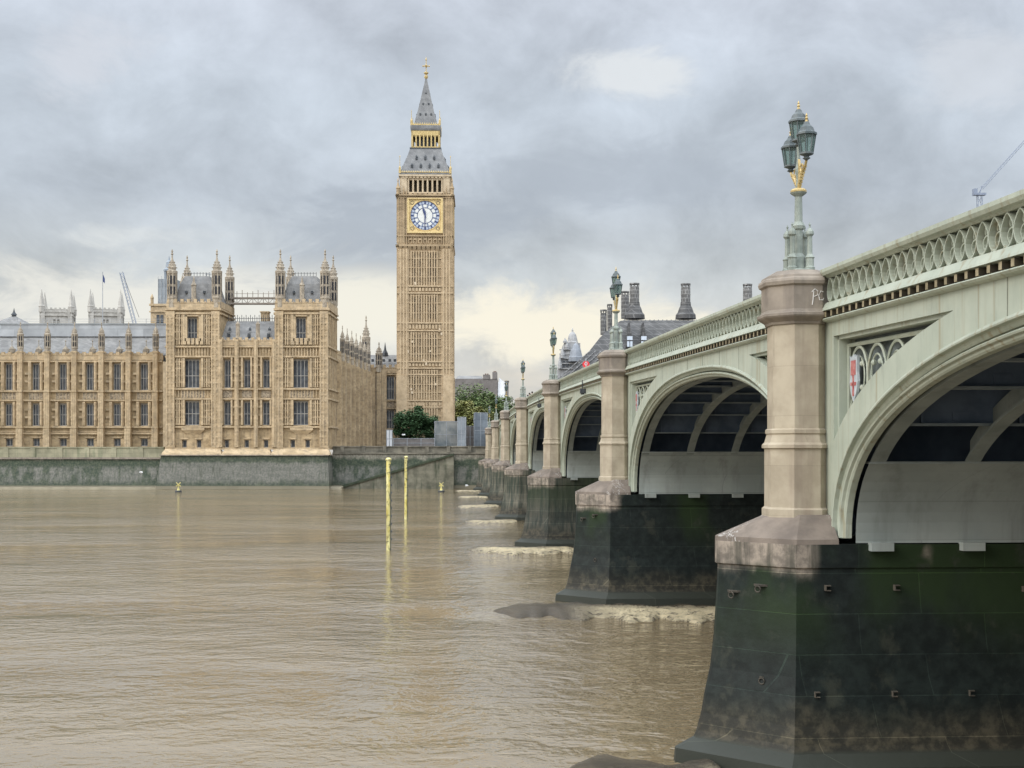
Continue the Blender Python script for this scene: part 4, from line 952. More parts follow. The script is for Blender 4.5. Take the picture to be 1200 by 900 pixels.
for i, uc in enumerate(UP):
    UP_c = uc; dz = rail(uc) - 12.4
    m = MB()
    rr = []
    for z_, o in ((-2.5, .80), (.05, .80), (.36, .78), (.62, .44), (.8, .385), (1.25, .30), (1.75, .24), (2.4, .14), (3.2, .075), (4.2, .03), (5.0, .0), (5.04, .05), (5.6, .05)):
        rr.append([(a_, b_, z_) for a_, b_ in pier_ring(o)])
    m.loft(rr); pier = m.build('pier', PIERM, tb, BO)
    m = MB()      # sloped cap of the cutwater
    A_ = [(VN, uc - 1.62, 5.6), (8.55, uc - 1.66, 5.6), (6.93, uc - .1, 5.6), (6.93, uc + .1, 5.6), (8.55, uc + 1.66, 5.6), (VN, uc + 1.62, 5.6)]
    A2 = [(a_, b_ + (.02 if b_ < uc else -.02), 5.72) for a_, b_, _ in A_]
    B_ = [(VN, uc - .9, 6.28 + dz * .1), (8.85, uc - .9, 6.28 + dz * .1), (8.36, uc - .36, 6.28 + dz * .1), (8.36, uc + .36, 6.28 + dz * .1), (8.85, uc + .9, 6.28 + dz * .1), (VN, uc + .9, 6.28 + dz * .1)]
    A3 = [(9.6, a_[1], a_[2]) if a_[0] > 20 else a_ for a_ in A_]; A4 = [(9.6, a_[1], a_[2]) if a_[0] > 20 else a_ for a_ in A2]; B3 = [(9.6, a_[1], a_[2]) if a_[0] > 20 else a_ for a_ in B_]
    m.loft([A3, A4, B3]); m.build('cutwater_cap', SKIRT, pier, BO)
    k = 1 / math.cos(OCT); q = dz * .35
    m = MB(); m.lathe(CC, uc, [(w * k, z_) for w, z_ in ((.86, 6.2), (.86, 6.4 + q * .3), (.80, 6.45 + q * .3), (.80, 7.92 + q), (.86, 7.94 + q), (.86, 8.02 + q), (.80, 8.08 + q), (.75, 8.28 + q), (.78, 8.31 + q), (.78, 8.4 + q), (.73, 8.43 + q), (.73, 11.02 + dz))], 8, OCT); m.build('column', GRANITE, pier, BO)
    m = MB(); m.lathe(CC, uc, [(w * k, z_ + dz) for w, z_ in ((.73, 11.02), (.78, 11.04), (.80, 11.1), (.94, 11.2), (.97, 11.24), (.97, 11.3), (.90, 11.34), (.87, 11.4), (.87, 11.98), (.93, 12.02), (.95, 12.1), (.93, 12.16), (.88, 12.2), (.86, 12.26), (.62, 12.4))], 8, OCT); m.build('column_cap', GRANITED, pier, BO)
    # north side column as well
    if i in (1, 2):
        for (vv, zz) in ((9.3, 4.5), (11.0, 4.5), (14.2, 4.45), (18, 4.45), (9.0, 1.95), (10.9, 1.95), (12.8, 1.95), (14.9, 1.95)) if i == 1 else ((13, 1.0), (10.4, 1.2), (16, 1.1)):
            m = MB(); u_ = uc - HP - .30 - (.0 if zz > 3 else .12)
            u_ += .10; u_ += .04; m.box(vv - .065, vv + .065, u_ + .0, u_ + .5, zz - .015, zz + .005); m.box(vv - .065, vv + .065, u_, u_ + .5, zz + .10, zz + .12); m.box(vv - .065, vv - .045, u_, u_ + .5, zz + .005, zz + .10)
            m.build('mooring_bracket', M('rusty_iron', (.05, .045, .036), (.10, .085, .065), 6, .8) if ringmesh is None else ringmesh, pier, BO); ringmesh = bpy.data.materials['rusty_iron']
        for (t, zz) in ((.55, 4.5), (.6, 2.25), (.2, 4.3)):
            v_ = 7.0 + t * 1.56 - .12; u_ = uc - .1 - t * 1.5 - .13; m = MB()
            m.tube([(v_ + .055 * math.cos(a), u_ - .02 - .055 * math.cos(a), zz - .03 + .075 * math.sin(a)) for a in np.linspace(0, 2 * math.pi, 10, endpoint=False)], .016, 5, True); m.box(v_ - .03, v_ + .25, u_ - .02, u_ + .25, zz + .03, zz + .08); m.build('mooring_ring', ringmesh, pier, BO)

# chalk lettering on the near column cap
m = MB(); uq = UP[1] - .875; zq = 11.62
def stroke(pts): m.tube([(9.18 + a_, uq, zq + b_) for a_, b_ in pts], .013, 5)
stroke([(-.02, -.12), (.0, .0), (.02, .22)]); stroke([(-.03, .2), (.05, .27), (.12, .22), (.11, .12), (.02, .08)])
stroke([(.26, .2), (.2, .22), (.14, .12), (.17, .0), (.25, .0), (.27, .05)])
m.build('chalk_mark', M('chalk', (.55, .52, .48), (.6, .58, .54), 8, .9), [o for o in tb.children if o.name.startswith('pier')][1].children[2], BO)

def parapet_part(u0, u1, fine, dens):
    n = max(4, int((u1 - u0) / 2)); us = np.linspace(u0, u1, n + 1)
    def sweep(prof, closed=True):
        mm = MB(); mm.loft([[(v_, u, rail(u) + d) for v_, d in prof] for u in us], True, closed); return mm
    root = sweep([(9.52, -.84), (9.42, -1.0), (9.40, -1.05), (9.60, -1.055), (9.98, -1.055), (9.98, -.24), (9.80, -.24), (9.80, -.84)]).build('parapet', PAINT, tb, BO)
    sweep([(9.38, -.02), (9.44, .0), (9.9, .0), (10.0, -.03), (10.0, -.2), (9.55, -.235), (9.50, -.2), (9.42, -.17), (9.38, -.1)]).build('handrail', PAINT, root, BO)
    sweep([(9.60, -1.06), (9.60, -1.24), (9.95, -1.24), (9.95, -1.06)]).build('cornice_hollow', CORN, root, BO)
    sweep([(9.42, -1.26), (9.46, -1.30), (9.56, -1.33), (9.95, -1.33), (9.95, -1.238), (9.43, -1.238)]).build('cornice_moulding', PAINT, root, BO)
    mm = MB(); nb_ = int((u1 - u0) / .47); st_ = (u1 - u0) / nb_; rows = []
    for j in range(nb_):
        ub_ = u0 + (j + .5) * st_
        for uu, ww in ((ub_ - .075, 9.598), (ub_ - .065, 9.44), (ub_ + .065, 9.44), (ub_ + .075, 9.598)): rows.append((uu, ww))
    for q in range(len(rows) - 1):       # one toothed frieze strip
        (ua_, wa_), (ub2, wb_) = rows[q], rows[q + 1]; za, zb = rail(ua_), rail(ub2)
        mm.mi = 0 if q % 4 == 1 else 1
        mm.quad((wa_, ua_, za - 1.21), (wb_, ub2, zb - 1.21), (wb_, ub2, zb - 1.075), (wa_, ua_, za - 1.075))
        if q % 4 != 3: mm.quad((wa_, ua_, za - 1.21), (wb_, ub2, zb - 1.21), (9.6, ub2, zb - 1.21), (9.6, ua_, za - 1.21)); mm.quad((wa_, ua_, za - 1.075), (wb_, ub2, zb - 1.075), (9.6, ub2, zb - 1.075), (9.6, ua_, za - 1.075))
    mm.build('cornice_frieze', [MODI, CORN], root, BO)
    mm = MB(); nt_ = int((u1 - u0) / .49); st = (u1 - u0) / nt_; vv = 9.585
    def ring(cu, cz, ru, rz, r, k, a0=0, a1=2 * math.pi, cl=True, vf=-.035, pt=0.0):
        z_ = rail(cu); pts = [(vv, cu + ru * math.cos(t) * (1 - pt * max(0, math.sin(t)) ** 1.5), z_ + cz + rz * math.sin(t)) for t in np.linspace(a0, a1, k, endpoint=not cl)]
        # flat-section band, deep in v
        out = []
        for q, p_ in enumerate(pts):
            nx, nz = math.cos(a0 + (a1 - a0) * q / (k if cl else k - 1)), math.sin(a0 + (a1 - a0) * q / (k if cl else k - 1))
            out.append([(vv + vf, p_[1] + nx * r, p_[2] + nz * r), (vv + vf, p_[1] - nx * r, p_[2] - nz * r), (9.795, p_[1] - nx * r, p_[2] - nz * r), (9.795, p_[1] + nx * r, p_[2] + nz * r)])
        if cl: out.append(out[0])
        mm.loft(out, not cl)
    for j in range(nt_):
        u = u0 + (j + .5) * st
        ring(u, -.535, st * .485, .285, .015, 20 if fine else 8, pt=.45)
        if dens:
            ring(u, -.625, st * .32, .135, .014, 12, vf=.05); ring(u, -.41, st * .15, .09, .012, 8, R(-40), R(220), False, vf=.05)
        mm.sphere((vv + .05, u + st / 2, rail(u) - .79), .035, 4); mm.sphere((vv + .05, u + st / 2, rail(u) - .29), .035, 4)
    mm.build('tracery', PAINT, root, BO)
    mm = MB(); mm.loft([[(10.02, u, rail(u) - .98), (VN - .4, u, rail(u) - .98), (VN - .4, u, rail(u) - 1.45), (10.02, u, rail(u) - 1.45)] for u in us]); mm.build('deck', [ASPH], root, BO)
    mm = MB(); mm.loft([[(VN - .35, u, rail(u)), (VN + .1, u, rail(u)), (VN + .1, u, rail(u) - 1.3), (VN - .35, u, rail(u) - 1.3)] for u in us]); mm.build('north_parapet', PAINT, root, BO)

VF = 9.6
SHIELDS = []
for k in range(7):
    ua, ub = UP[k], UP[k + 1]; uc = (ua + ub) / 2; a = (ub - ua) / 2 - HP; crown = rail(uc) - 2.15; r = crown - Z0
    fine = k < 3
    parapet_part(ua + .8, ub - .8, fine, k < 4)
    # spandrel sheet with its two triangular openings
    aE, rE = a + .45, r + .40; aO, rO = a + 1.6, r + 1.0
    zt_o = lambda u: rail(u) - 1.33 - .36
    xs = set(np.linspace(-aE, aE, 71)); xs |= {s_ * aE * (1 - q) for s_ in (-1, 1) for q in (.002, .006, .012, .02, .03, .045)}
    eo = (ub - ua) / 2 - 1.2
    xs |= {-eo, eo}; xs |= {s_ * (eo - q) for s_ in (-1, 1) for q in (.15, .3, .5, .8, 1.2)}
    # tip of the opening
    tip = None
    for q in np.linspace(eo, 0, 400):
        if se(q, aO, rO) >= zt_o(uc + q): tip = q; break
    tip = tip or 0; tips = {}
    for s_ in (-1, 1):
        for q in np.linspace(eo, 0, 600):
            if se(q, aO, rO) >= zt_o(uc + s_ * q) - .01: tips[s_] = q; break
        xs.add(s_ * tips[s_])
    xs = sorted(xs)
    m = MB()
    top = lambda u: rail(u) - 1.3
    for j in range(len(xs) - 1):
        x0, x1 = xs[j], xs[j + 1]; u0, u1 = uc + x0, uc + x1; s_ = 1 if x0 + x1 > 0 else -1
        e0, e1 = se(x0, aE, rE), se(x1, aE, rE)
        mid = abs(x0 + x1) / 2
        if tips[s_] < mid < eo:
            b0, b1 = min(se(x0, aO, rO), zt_o(u0)), min(se(x1, aO, rO), zt_o(u1)); t0, t1 = zt_o(u0), zt_o(u1)
            m.quad((VF, u0, e0), (VF, u1, e1), (VF, u1, b1), (VF, u0, b0)); m.quad((VF, u0, t0), (VF, u1, t1), (VF, u1, top(u1)), (VF, u0, top(u0)))
            m.quad((VF, u0, b0), (VF, u1, b1), (VF + .5, u1, b1), (VF + .5, u0, b0))
            # stepped top reveal
            m.quad((VF, u0, t0), (VF + .1, u0, t0), (VF + .1, u1, t1), (VF, u1, t1)); m.quad((VF + .1, u0, t0), (VF + .1, u1, t1), (VF + .1, u1, t1 - .09), (VF + .1, u0, t0 - .09)); m.quad((VF + .1, u0, t0 - .09), (VF + .5, u0, t0 - .09), (VF + .5, u1, t1 - .09), (VF + .1, u1, t1 - .09))
        else: m.quad((VF, u0, e0), (VF, u1, e1), (VF, u1, top(u1)), (VF, u0, top(u0)))
    for s_ in (-1, 1):
        u = uc + s_ * eo; zb = se(eo, aO, rO); zt = zt_o(u)
        m.quad((VF, u, zb), (VF, u, zt), (VF + .1, u, zt), (VF + .1, u, zb)); u2 = u - s_ * .12
        m.quad((VF + .1, u, zb), (VF + .1, u, zt), (VF + .1, u2, zt), (VF + .1, u2, zb)); m.quad((VF + .1, u2, zb), (VF + .1, u2, zt), (VF + .5, u2, zt), (VF + .5, u2, zb))
        up = ub if s_ > 0 else ua
        m.quad((VF, uc + s_ * aE, Z0 - .1), (VF, up, Z0 - .1), (VF, up, top(up)), (VF, uc + s_ * aE, top(uc + s_ * aE)))
        # joint lines of the plates
    sp = m.build('spandrel', PAINT, tb, BO)
    m = MB(); m.loft([[(VN, u, z_), (VN + .05, u, z_), (VN + .05, u, top(u)), (VN, u, top(u))] for u, z_ in curve(uc, a, r, 40)], False); m.build('north_spandrel', PAINT, sp, BO)
    for q in np.arange(-a + 1.5, a, 2.9):
        uu = uc + q; zb = se(q, aE, rE) + .02; zt_ = top(uu) - .02
        if tips[1 if q > 0 else -1] < abs(q): continue
        MB().box(VF - .006, VF + .004, uu - .012, uu + .012, zb, zt_).build('plate_joint', JOINT, sp, BO)
    # moulded archivolt
    m = MB(); prof = [(.47, VF), (.46, VF - .04), (.40, VF - .06), (.365, VF - .05), (.355, VF + .06), (.30, VF + .08), (.25, VF + .12), (.235, VF + .30), (.20, VF + .30), (.19, VF + .07), (.15, VF + .03), (.11, VF + .05), (.085, VF + .12), (.04, VF + .13), (.0, VF + .17), (.0, VF + .32), (.3, VF + .33)]
    cs = [[(v_, u, z_) for u, z_ in curve(uc, a + q, r + q * .9, 56)] for q, v_ in prof]
    m.loft(cs, False, False); m.build('arch_moulding', PAINT, sp, BO)
    # panel tracery
    for s_ in (-1, 1):
        m = MB()
        ue = uc + s_ * (eo - .16); vv = VF + .34
        def ok(u, z_, off=0.0): return z_ > se(u - uc, aO, rO) + off and z_ < zt_o(u) - .1
        bot = [(vv, uc + s_ * q, se(q, aO, rO) + .05) for q in np.linspace(eo - .16, tips[s_] + .8, 14)]
        m.tube(bot, .05, 5)
        m.tube([(vv, ue, se(eo, aO, rO)), (vv, ue, zt_o(ue) - .2)], .05, 5)
        m.tube([(vv, uc + s_ * q, zt_o(uc + s_ * q) - .24) for q in np.linspace(eo - .16, tips[s_] + 1.0, 8)], .05, 5)
        cu = ue - s_ * .68
        for cnum in range(4):
            cz = zt_o(cu) - .29 - .72; 
            for (ru, rz, tr) in ((.62, .70, .04), (.40, .47, .026)):
                seg = []
                for t in np.linspace(0, 2 * math.pi, 25):
                    u, z_ = cu + ru * math.cos(t), cz + rz * math.sin(t)
                    if ok(u, z_, .06): seg.append((vv + .02, u, z_))
                    else:
                        if len(seg) > 1: m.tube(seg, tr, 5)
                        seg = []
                if len(seg) > 1: m.tube(seg, tr, 5)
            # foils
            for t in (R(45), R(135), R(225), R(315)):
                u, z_ = cu + .33 * math.cos(t), cz + .4 * math.sin(t)
                if ok(u, z_, .1): m.sphere((vv + .02, u, z_), .07, 5)
            cu -= s_ * 1.28
        # second row under the first circle
        cu = ue - s_ * .35; cz = zt_o(cu) - 2.0
        seg = [(vv + .02, cu + .33 * math.cos(t), cz + .5 * math.sin(t)) for t in np.linspace(0, 2 * math.pi, 21)]
        seg = [p_ for p_ in seg if ok(p_[1], p_[2], .05)]
        if len(seg) > 2: m.tube(seg, .035, 5)
        SHIELDS.append((k, s_, ue - s_ * .62, zt_o(ue) - 1.05, sp))
        m.build('panel_tracery', PAINT, sp, BO)
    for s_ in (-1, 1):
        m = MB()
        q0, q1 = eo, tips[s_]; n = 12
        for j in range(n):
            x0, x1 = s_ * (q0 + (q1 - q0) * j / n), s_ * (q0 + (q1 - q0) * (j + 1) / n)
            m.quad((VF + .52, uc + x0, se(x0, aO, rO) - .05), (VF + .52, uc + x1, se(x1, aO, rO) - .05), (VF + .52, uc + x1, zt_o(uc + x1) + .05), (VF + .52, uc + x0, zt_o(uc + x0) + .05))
        m.build('hollow_sheet', HOLLOWP, sp, BO)  # added dark sheet in place of the open, shaded hollow
    # soffit plates over the springings
    VS = VF + .42
    zpl = Z0 + min(2.05, r * .45)
    for s_ in (-1, 1):
        m = MB(); pts = []
        for t in np.linspace(0, 1, 9):
            z_ = Z0 - .12 + (zpl - Z0 + .12) * t; q = max(0, (z_ - Z0) / r); x = a * (1 - q ** NEX) ** (1 / NEX); pts.append((uc + s_ * x, z_))
        for j in range(8):
            m.quad((VS, pts[j][0], pts[j][1]), (VN - .3, pts[j][0], pts[j][1]), (VN - .3, pts[j + 1][0], pts[j + 1][1]), (VS, pts[j + 1][0], pts[j + 1][1]))
        m.box(VS, VN - .3, min(pts[8][0], pts[8][0] + s_ * .6), max(pts[8][0], pts[8][0] + s_ * .6), zpl - .05, zpl)
        for j in range(10): vb = VS + .3 + j * 2.25; m.box(vb, vb + .55, min(uc + s_ * (a - .28), uc + s_ * a), max(uc + s_ * (a - .28), uc + s_ * a), Z0 - .3, Z0 - .1)
        m.build('soffit_plate', PLATE, sp, BO)
    # ribs
    full = curve(uc, a, r, 48)
    arcp = [(u, z_) for u, z_ in full if z_ > zpl - .3]
    nr = 11
    for j in range(nr):
        vr = VS + .03 + j * 2.27
        if k > 3 and j > 3: break
        m = MB(); m.loft([[(vr, u, z_), (vr + .36, u, z_), (vr + .36, u, z_ + .07), (vr + .22, u, z_ + .08), (vr + .22, u, z_ + .55), (vr + .14, u, z_ + .55), (vr + .14, u, z_ + .08), (vr, u, z_ + .07)] for u, z_ in arcp]); m.build('rib', RIBP, sp, BO)
    # cross girders
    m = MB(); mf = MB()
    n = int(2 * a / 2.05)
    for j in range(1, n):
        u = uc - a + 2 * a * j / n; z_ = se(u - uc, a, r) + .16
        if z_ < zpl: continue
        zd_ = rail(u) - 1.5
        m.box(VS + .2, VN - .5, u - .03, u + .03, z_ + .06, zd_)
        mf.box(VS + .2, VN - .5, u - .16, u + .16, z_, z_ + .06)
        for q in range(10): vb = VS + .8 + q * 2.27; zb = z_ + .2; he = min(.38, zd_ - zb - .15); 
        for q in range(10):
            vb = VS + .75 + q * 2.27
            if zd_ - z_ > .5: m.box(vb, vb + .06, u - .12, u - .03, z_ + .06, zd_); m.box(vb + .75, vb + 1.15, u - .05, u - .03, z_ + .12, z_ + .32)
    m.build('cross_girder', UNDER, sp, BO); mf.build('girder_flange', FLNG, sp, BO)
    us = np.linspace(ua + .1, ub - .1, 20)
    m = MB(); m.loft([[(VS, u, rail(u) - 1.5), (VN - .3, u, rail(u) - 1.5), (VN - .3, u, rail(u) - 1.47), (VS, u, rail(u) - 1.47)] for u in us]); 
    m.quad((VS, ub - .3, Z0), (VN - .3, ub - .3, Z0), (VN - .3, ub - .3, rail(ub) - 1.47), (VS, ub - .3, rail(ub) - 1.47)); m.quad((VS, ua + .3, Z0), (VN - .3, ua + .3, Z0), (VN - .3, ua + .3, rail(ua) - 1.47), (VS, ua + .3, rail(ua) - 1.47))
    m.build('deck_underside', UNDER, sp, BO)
    if k in (2, 3, 4):
        m = MB(); zz = rail(uc) - 1.3; m.box(VF - .38, VF - .03, uc - .2, uc + .2, zz - .4, zz - .1); m.box(VF - .26, VF - .2, uc - .03, uc + .03, zz - .1, zz + .5); m.lathe(VF - .22, uc, [(.11, zz - .48), (.14, zz - .4)], 8); m.build('navigation_light', DARKIRON, sp, BO)

# painted shields hung in the panels
SHW = M('shield_white', (.36, .40, .42), (.50, .53, .54), 6, .5); SHR = M('shield_red', (.36, .07, .07), (.48, .22, .20), 9, .5)
for (k, s_, u, z_, sp) in SHIELDS:
    if k > 3: continue
    m = MB(); v_ = VF + .24
    out = [(-.27, .45), (-.3, .52), (-.15, .47), (0, .55), (.15, .47), (.3, .52), (.27, .45), (.25, .1), (.3, -.1), (.22, -.35), (.0, -.62), (-.22, -.35), (-.3, -.1), (-.25, .1)]
    m.loft([[(vv, u + a_, z_ + b_) for a_, b_ in out] for vv in (v_, v_ + .06)]); sh = m.build('shield', SHW, sp, BO)
    m = MB(); m.box(v_ - .015, v_, u - .17, u + .17, z_ + .05, z_ + .4); m.box(v_ - .015, v_, u - .05, u + .05, z_ - .45, z_ + .05); m.box(v_ - .015, v_, u - .2, u + .2, z_ - .2, z_ - .12); m.build('shield_emblem', SHR, sh, BO)
# west abutment
m = MB(); u0 = UP[7]; m.box(9.8, VN, u0 + .2, u0 + 40, -2, rail(u0) - 1.4); m.build('abutment', GRANITED, tb, BO)
parapet_part(UP[7] + .8, UP[7] + 30, False, False)

# ============================================================ lamps on the piers
def lantern(m_f, m_g, x, y, z, s=1.0):
    """hexagonal tapering lantern, z = bottom of the glass"""
    h = .50 * s; r0, r1 = .17 * s, .245 * s
    m_g.lathe(x, y, [(r0 - .01, z + .01), (r1 - .01, z + h)], 8, cap=False)
    for k in range(8):
        a = math.pi / 8 + math.pi / 4 * k
        m_f.tube([(x + r0 * math.cos(a), y + r0 * math.sin(a), z), (x + r1 * math.cos(a), y + r1 * math.sin(a), z + h)], .016 * s, 4)
    m_f.lathe(x, y, [(.05 * s, z - .16 * s), (.11 * s, z - .12 * s), (.06 * s, z - .08 * s), (.1 * s, z - .05 * s), (r0 + .02, z - .015), (r0 + .015, z + .03), (r0 - .06, z + .02)], 8)
    m_f.lathe(x, y, [(r1 - .03, z + h - .02), (r1 + .035 * s, z + h), (r1 + .03 * s, z + h + .05), (r1 - .03, z + h + .09), (r1 * .72, z + h + .2 * s), (r1 * .4, z + h + .28 * s), (r1 * .3, z + h + .34 * s), (.05, z + h + .36 * s)], 8)
def lamp_meshes():
    parts = {}
    m = MB(); m.lathe(0, 0, [(.46, 0), (.46, .05), (.42, .07), (.2, .08)], 8); m.lathe(0, 0, [(.19, .05), (.17, .4), (.115, .5), (.10, 1.5), (.1, 1.55), (.09, 1.95), (.12, 1.97), (.19, 2.02), (.215, 2.055), (.12, 2.06)], 10); m.lathe(0, 0, [(.07, 2.12), (.055, 2.4), (.08, 2.58), (.085, 2.66), (.055, 2.8), (.04, 3.0), (.05, 3.22)], 8)
    m.lathe(0, 0, [(.15, 1.12), (.17, 1.2), (.12, 1.3)], 8)
    parts['shaft'] = (m, LAMPG, True)
    m = MB()
    for sx in (-1, 1):
        for sy in (-1, 1):
            x, y = sx * .225, sy * .225
            m.lathe(x, y, [(.13, .04), (.13, .12), (.105, .15), (.105, .34), (.125, .37), (.09, .42), (.068, .46), (.062, .90), (.085, .93), (.105, .95), (.105, .98), (.098, 1.03), (.06, 1.09), (.025, 1.12), (.018, 1.18), (.034, 1.2), (.014, 1.23), (.004, 1.27)], 8)
    parts['pedestal_colonnette'] = (m, LAMPG, False)
    m = MB(); m.lathe(0, 0, [(.20, 2.06), (.205, 2.10), (.19, 2.13), (.12, 2.16)], 10)
    # scrolled gilt bracket: trunk, two curling arms along the bridge
    for s_ in (-1, 1):
        pts = [(0, s_ * q, z) for q, z in ((.05, 2.13), (.13, 2.28), (.27, 2.44), (.45, 2.55), (.62, 2.62), (.71, 2.72))]
        m.tube(pts, [.05, .05, .045, .04, .035, .035], 6); m.loft([[(-.03, s_ * .05, 2.2), (.03, s_ * .05, 2.2), (.03, s_ * .05, 2.9), (-.03, s_ * .05, 2.9)], [(-.03, s_ * .16, 2.36), (.03, s_ * .16, 2.36), (.03, s_ * .14, 2.7), (-.03, s_ * .14, 2.7)]])
        m.tube([(0, s_ * (.30 + .10 * math.cos(t)), 2.62 + .10 * math.sin(t)) for t in np.linspace(0, 5.2, 12)], .022, 5)
        for j in range(7): q = .09 + j * .075; zq_ = 2.17 + j * .062; m.box(-.055, .055, s_ * q - .018, s_ * q + .018, zq_ + .04, zq_ + .10)
    parts['gilt_bracket'] = (m, GOLD, False)
    return parts
LAMP_L = ['ornate triple lantern lamp on the nearest granite pier, biggest of the row', 'triple lantern lamp on the second granite pier, in front of the dark bronze roof', 'triple lantern lamp on the third granite pier, left of the pale dome', 'small looking triple lantern lamp on the fourth pier, beside people at the parapet', 'fifth lamp along the bridge, against the white gabled building', 'sixth lamp along the bridge, small against the trees', 'last and smallest lamp, at the palace end of the bridge']
proto = None
for i in range(1, 8):
    loc = BW_(CC, UP[i], rail(UP[i]) - .01)
    if proto is None:
        proto = thing('street_lamp', '', 'street lamp', loc, A, 'triple lantern lamps along the bridge')
        for nme, (m, mt_, sm) in lamp_meshes().items(): m.build(nme, mt_, proto)
        for (y, z_, s_) in ((-.72, 2.88, .93), (.72, 2.88, .93), (0, 3.38, .93)):
            mf, mg = MB(), MB(); lantern(mf, mg, 0, y, z_, s_); lf = mf.build('lantern', M('lantern_frame_paint', (.06, .075, .075), (.11, .125, .125), 5, .45) if 'lantern_frame_paint' not in bpy.data.materials else bpy.data.materials['lantern_frame_paint'], proto); mg.build('glass', LGLASS, lf)
            mf = MB(); zt = z_ + .80; mf.lathe(0, y, [(.04, zt - .02), (.045, zt + .02), (.022, zt + .05), (.045, zt + .09), (.02, zt + .13), (.03, zt + .16), (.004, zt + .22)], 6); mf.build('finial', GOLD, lf)
        o = proto
    else: o = copy_tree(proto)
    o.location = loc; o.rotation_euler = (0, 0, A); o['label'] = LAMP_L[i - 1]

# ============================================================ wakes at the pier feet
def wake(name, x0, x1, y0, y1, h, seed, dark=.12):
    nx, ny = 170, 30; rs = np.random.RandomState(seed)
    ph = rs.uniform(0, 6.28, 24); fr = rs.uniform(.6, 7, 24); fy = rs.uniform(.5, 5, 24)
    vs, fs, fa = [], [], []
    for i in range(nx + 1):
        s_ = i / nx; x = x0 + (x1 - x0) * s_
        lead = max(0.02, min(1, s_ / .16)) ** .5
        tail = min(1, (1.02 - s_) / .1) ** .6
        yc = y0 + (y1 - y0) * (.5 + .10 * math.sin(s_ * 5 + seed))
        for j in range(ny + 1):
            t = j / ny; wv = .5 + .5 * math.sin(s_ * 23 + seed * 2) * .25
            y = yc + (t - .5) * (y1 - y0) * lead * (1 + .25 * math.sin(x * 2.3 + seed) + .12 * math.sin(x * 6.1))
            n = sum(math.sin(fr[q] * x + fy[q] * y * 1.3 + ph[q]) / (1 + .3 * fr[q]) for q in range(24)) / 7
            z = h * lead * tail * (math.sin(math.pi * t) ** .8) * (1 + .18 * n * (.25 + s_)) - .03
            if 0 < j < ny: z += rs.uniform(-1, 1) * h * .09 * lead * max(0, min(1, (s_ - dark) / .2))
            else: z = -.1
            vs.append((x, y, z)); fa.append(min(1, max(0, (s_ - dark) / .25)) * (1.0 if t < .36 else max(0, 1 - (t - .36) * 3.5)))
    for i in range(nx):
        for j in range(ny): a_ = i * (ny + 1) + j; fs.append((a_, a_ + ny + 1, a_ + ny + 2, a_ + 1))
    me = bpy.data.meshes.new(name); c = Vector(((x0 + x1) / 2, (y0 + y1) / 2, 0))
    me.from_pydata([(v_[0] - c.x, v_[1] - c.y, v_[2]) for v_ in vs], [], fs); me.materials.append(FOAM)
    at = me.attributes.new('foam', 'FLOAT', 'POINT'); at.data.foreach_set('value', fa)
    me.polygons.foreach_set('use_smooth', [True] * len(fs))
    o = link(name, me, None, c); return tag(o, None, None, None, 'stuff')
def ws(y): return H * F / (y - 527)
wake('river_foam', X(578, 62), X(860, 62) + 1, ws(727), ws(709), .34, 1, .26)
wake('river_foam', X(549, 105), X(672, 105), ws(649), ws(641), .30, 2, -.02)
wake('river_foam', X(545, 143), X(606, 143), ws(613), ws(608.5), .17, 3, -.05)
wake('river_foam', X(537, 182), X(585, 182), ws(595), ws(590.5), .17, 4, -.05)
wake('river_foam', X(536, 215), X(572, 215), ws(583.5), ws(581), .16, 5, -.05)
wake('river_foam', X(533, 245), X(564, 245), ws(576), ws(574.6), .16, 6, -.05)
wake('river_foam', X(664, 31), X(800, 31) + 1, ws(935), ws(890), .35, 8, .8)

# ============================================================ poles and buoys in the river
for (px, y0, y1, w, lab) in ((455.3, 645, 539.5, .36, 'nearer, taller weathered yellow mooring pole standing in the river'), (475.8, 608.5, 536.5, .36, 'farther, thinner yellow mooring pole standing in the river')):
    Y = ws(y0); x = X(px, Y); t = thing('mooring_pole', lab, 'mooring pole', (x, Y, 0), 0, 'yellow poles in the river'); zt = Z(y1, Y)
    m = MB(); m.lathe(0, 0, [(w / 2, -2), (w / 2, zt - .1), (w / 2 - .04, zt)], 12); m.build('pole', YELLOW, t, smooth=False)
    m = MB()
    for k in range(10): z_ = .8 + k * (zt - 1) / 10; m.box(w / 2 - .02, w / 2 + .09, -.12, .12, z_, z_ + .16)
    m.build('rung', DARKIRON, t)
    m = MB(); m.tube([(w * .42, -w * .2, -.5), (w * .42, -w * .2, zt - .3)], .05, 5); m.build('guide_rail', DARKIRON, t)
    m = MB(); m.lathe(0, 0, [(w / 2 + .05, zt), (w / 2 + .05, zt + .12), (w / 3, zt + .2), (.02, zt + .22)], 12); m.build('pole_cap', YELLOW, t)
for (px, y0, lab) in ((209, 576.5, 'small yellow buoy with a cross topmark floating below the palace pavilion'), (517, 576.5, 'small yellow buoy with a cross topmark floating near the bridge end')):
    Y = ws(y0); t = thing('buoy', lab, 'buoy', (X(px, Y), Y, 0), 0, 'yellow buoys')
    m = MB(); m.lathe(0, 0, [(.3, -.5), (.62, -.1), (.62, .22), (.5, .3), (.02, .32)], 12); m.build('float', DARKIRON, t)
    m = MB(); m.lathe(0, 0, [(.3, .3), (.14, .7), (.1, 1.3), (.02, 1.32)], 8); m.build('mast', YELLOW, t)
    m = MB()
    for s_ in (-1, 1): m.tube([(-.42 * s_, 0, 1.05), (.42 * s_, 0, 1.75)], .085, 5)
    m.build('topmark', YELLOW, t)
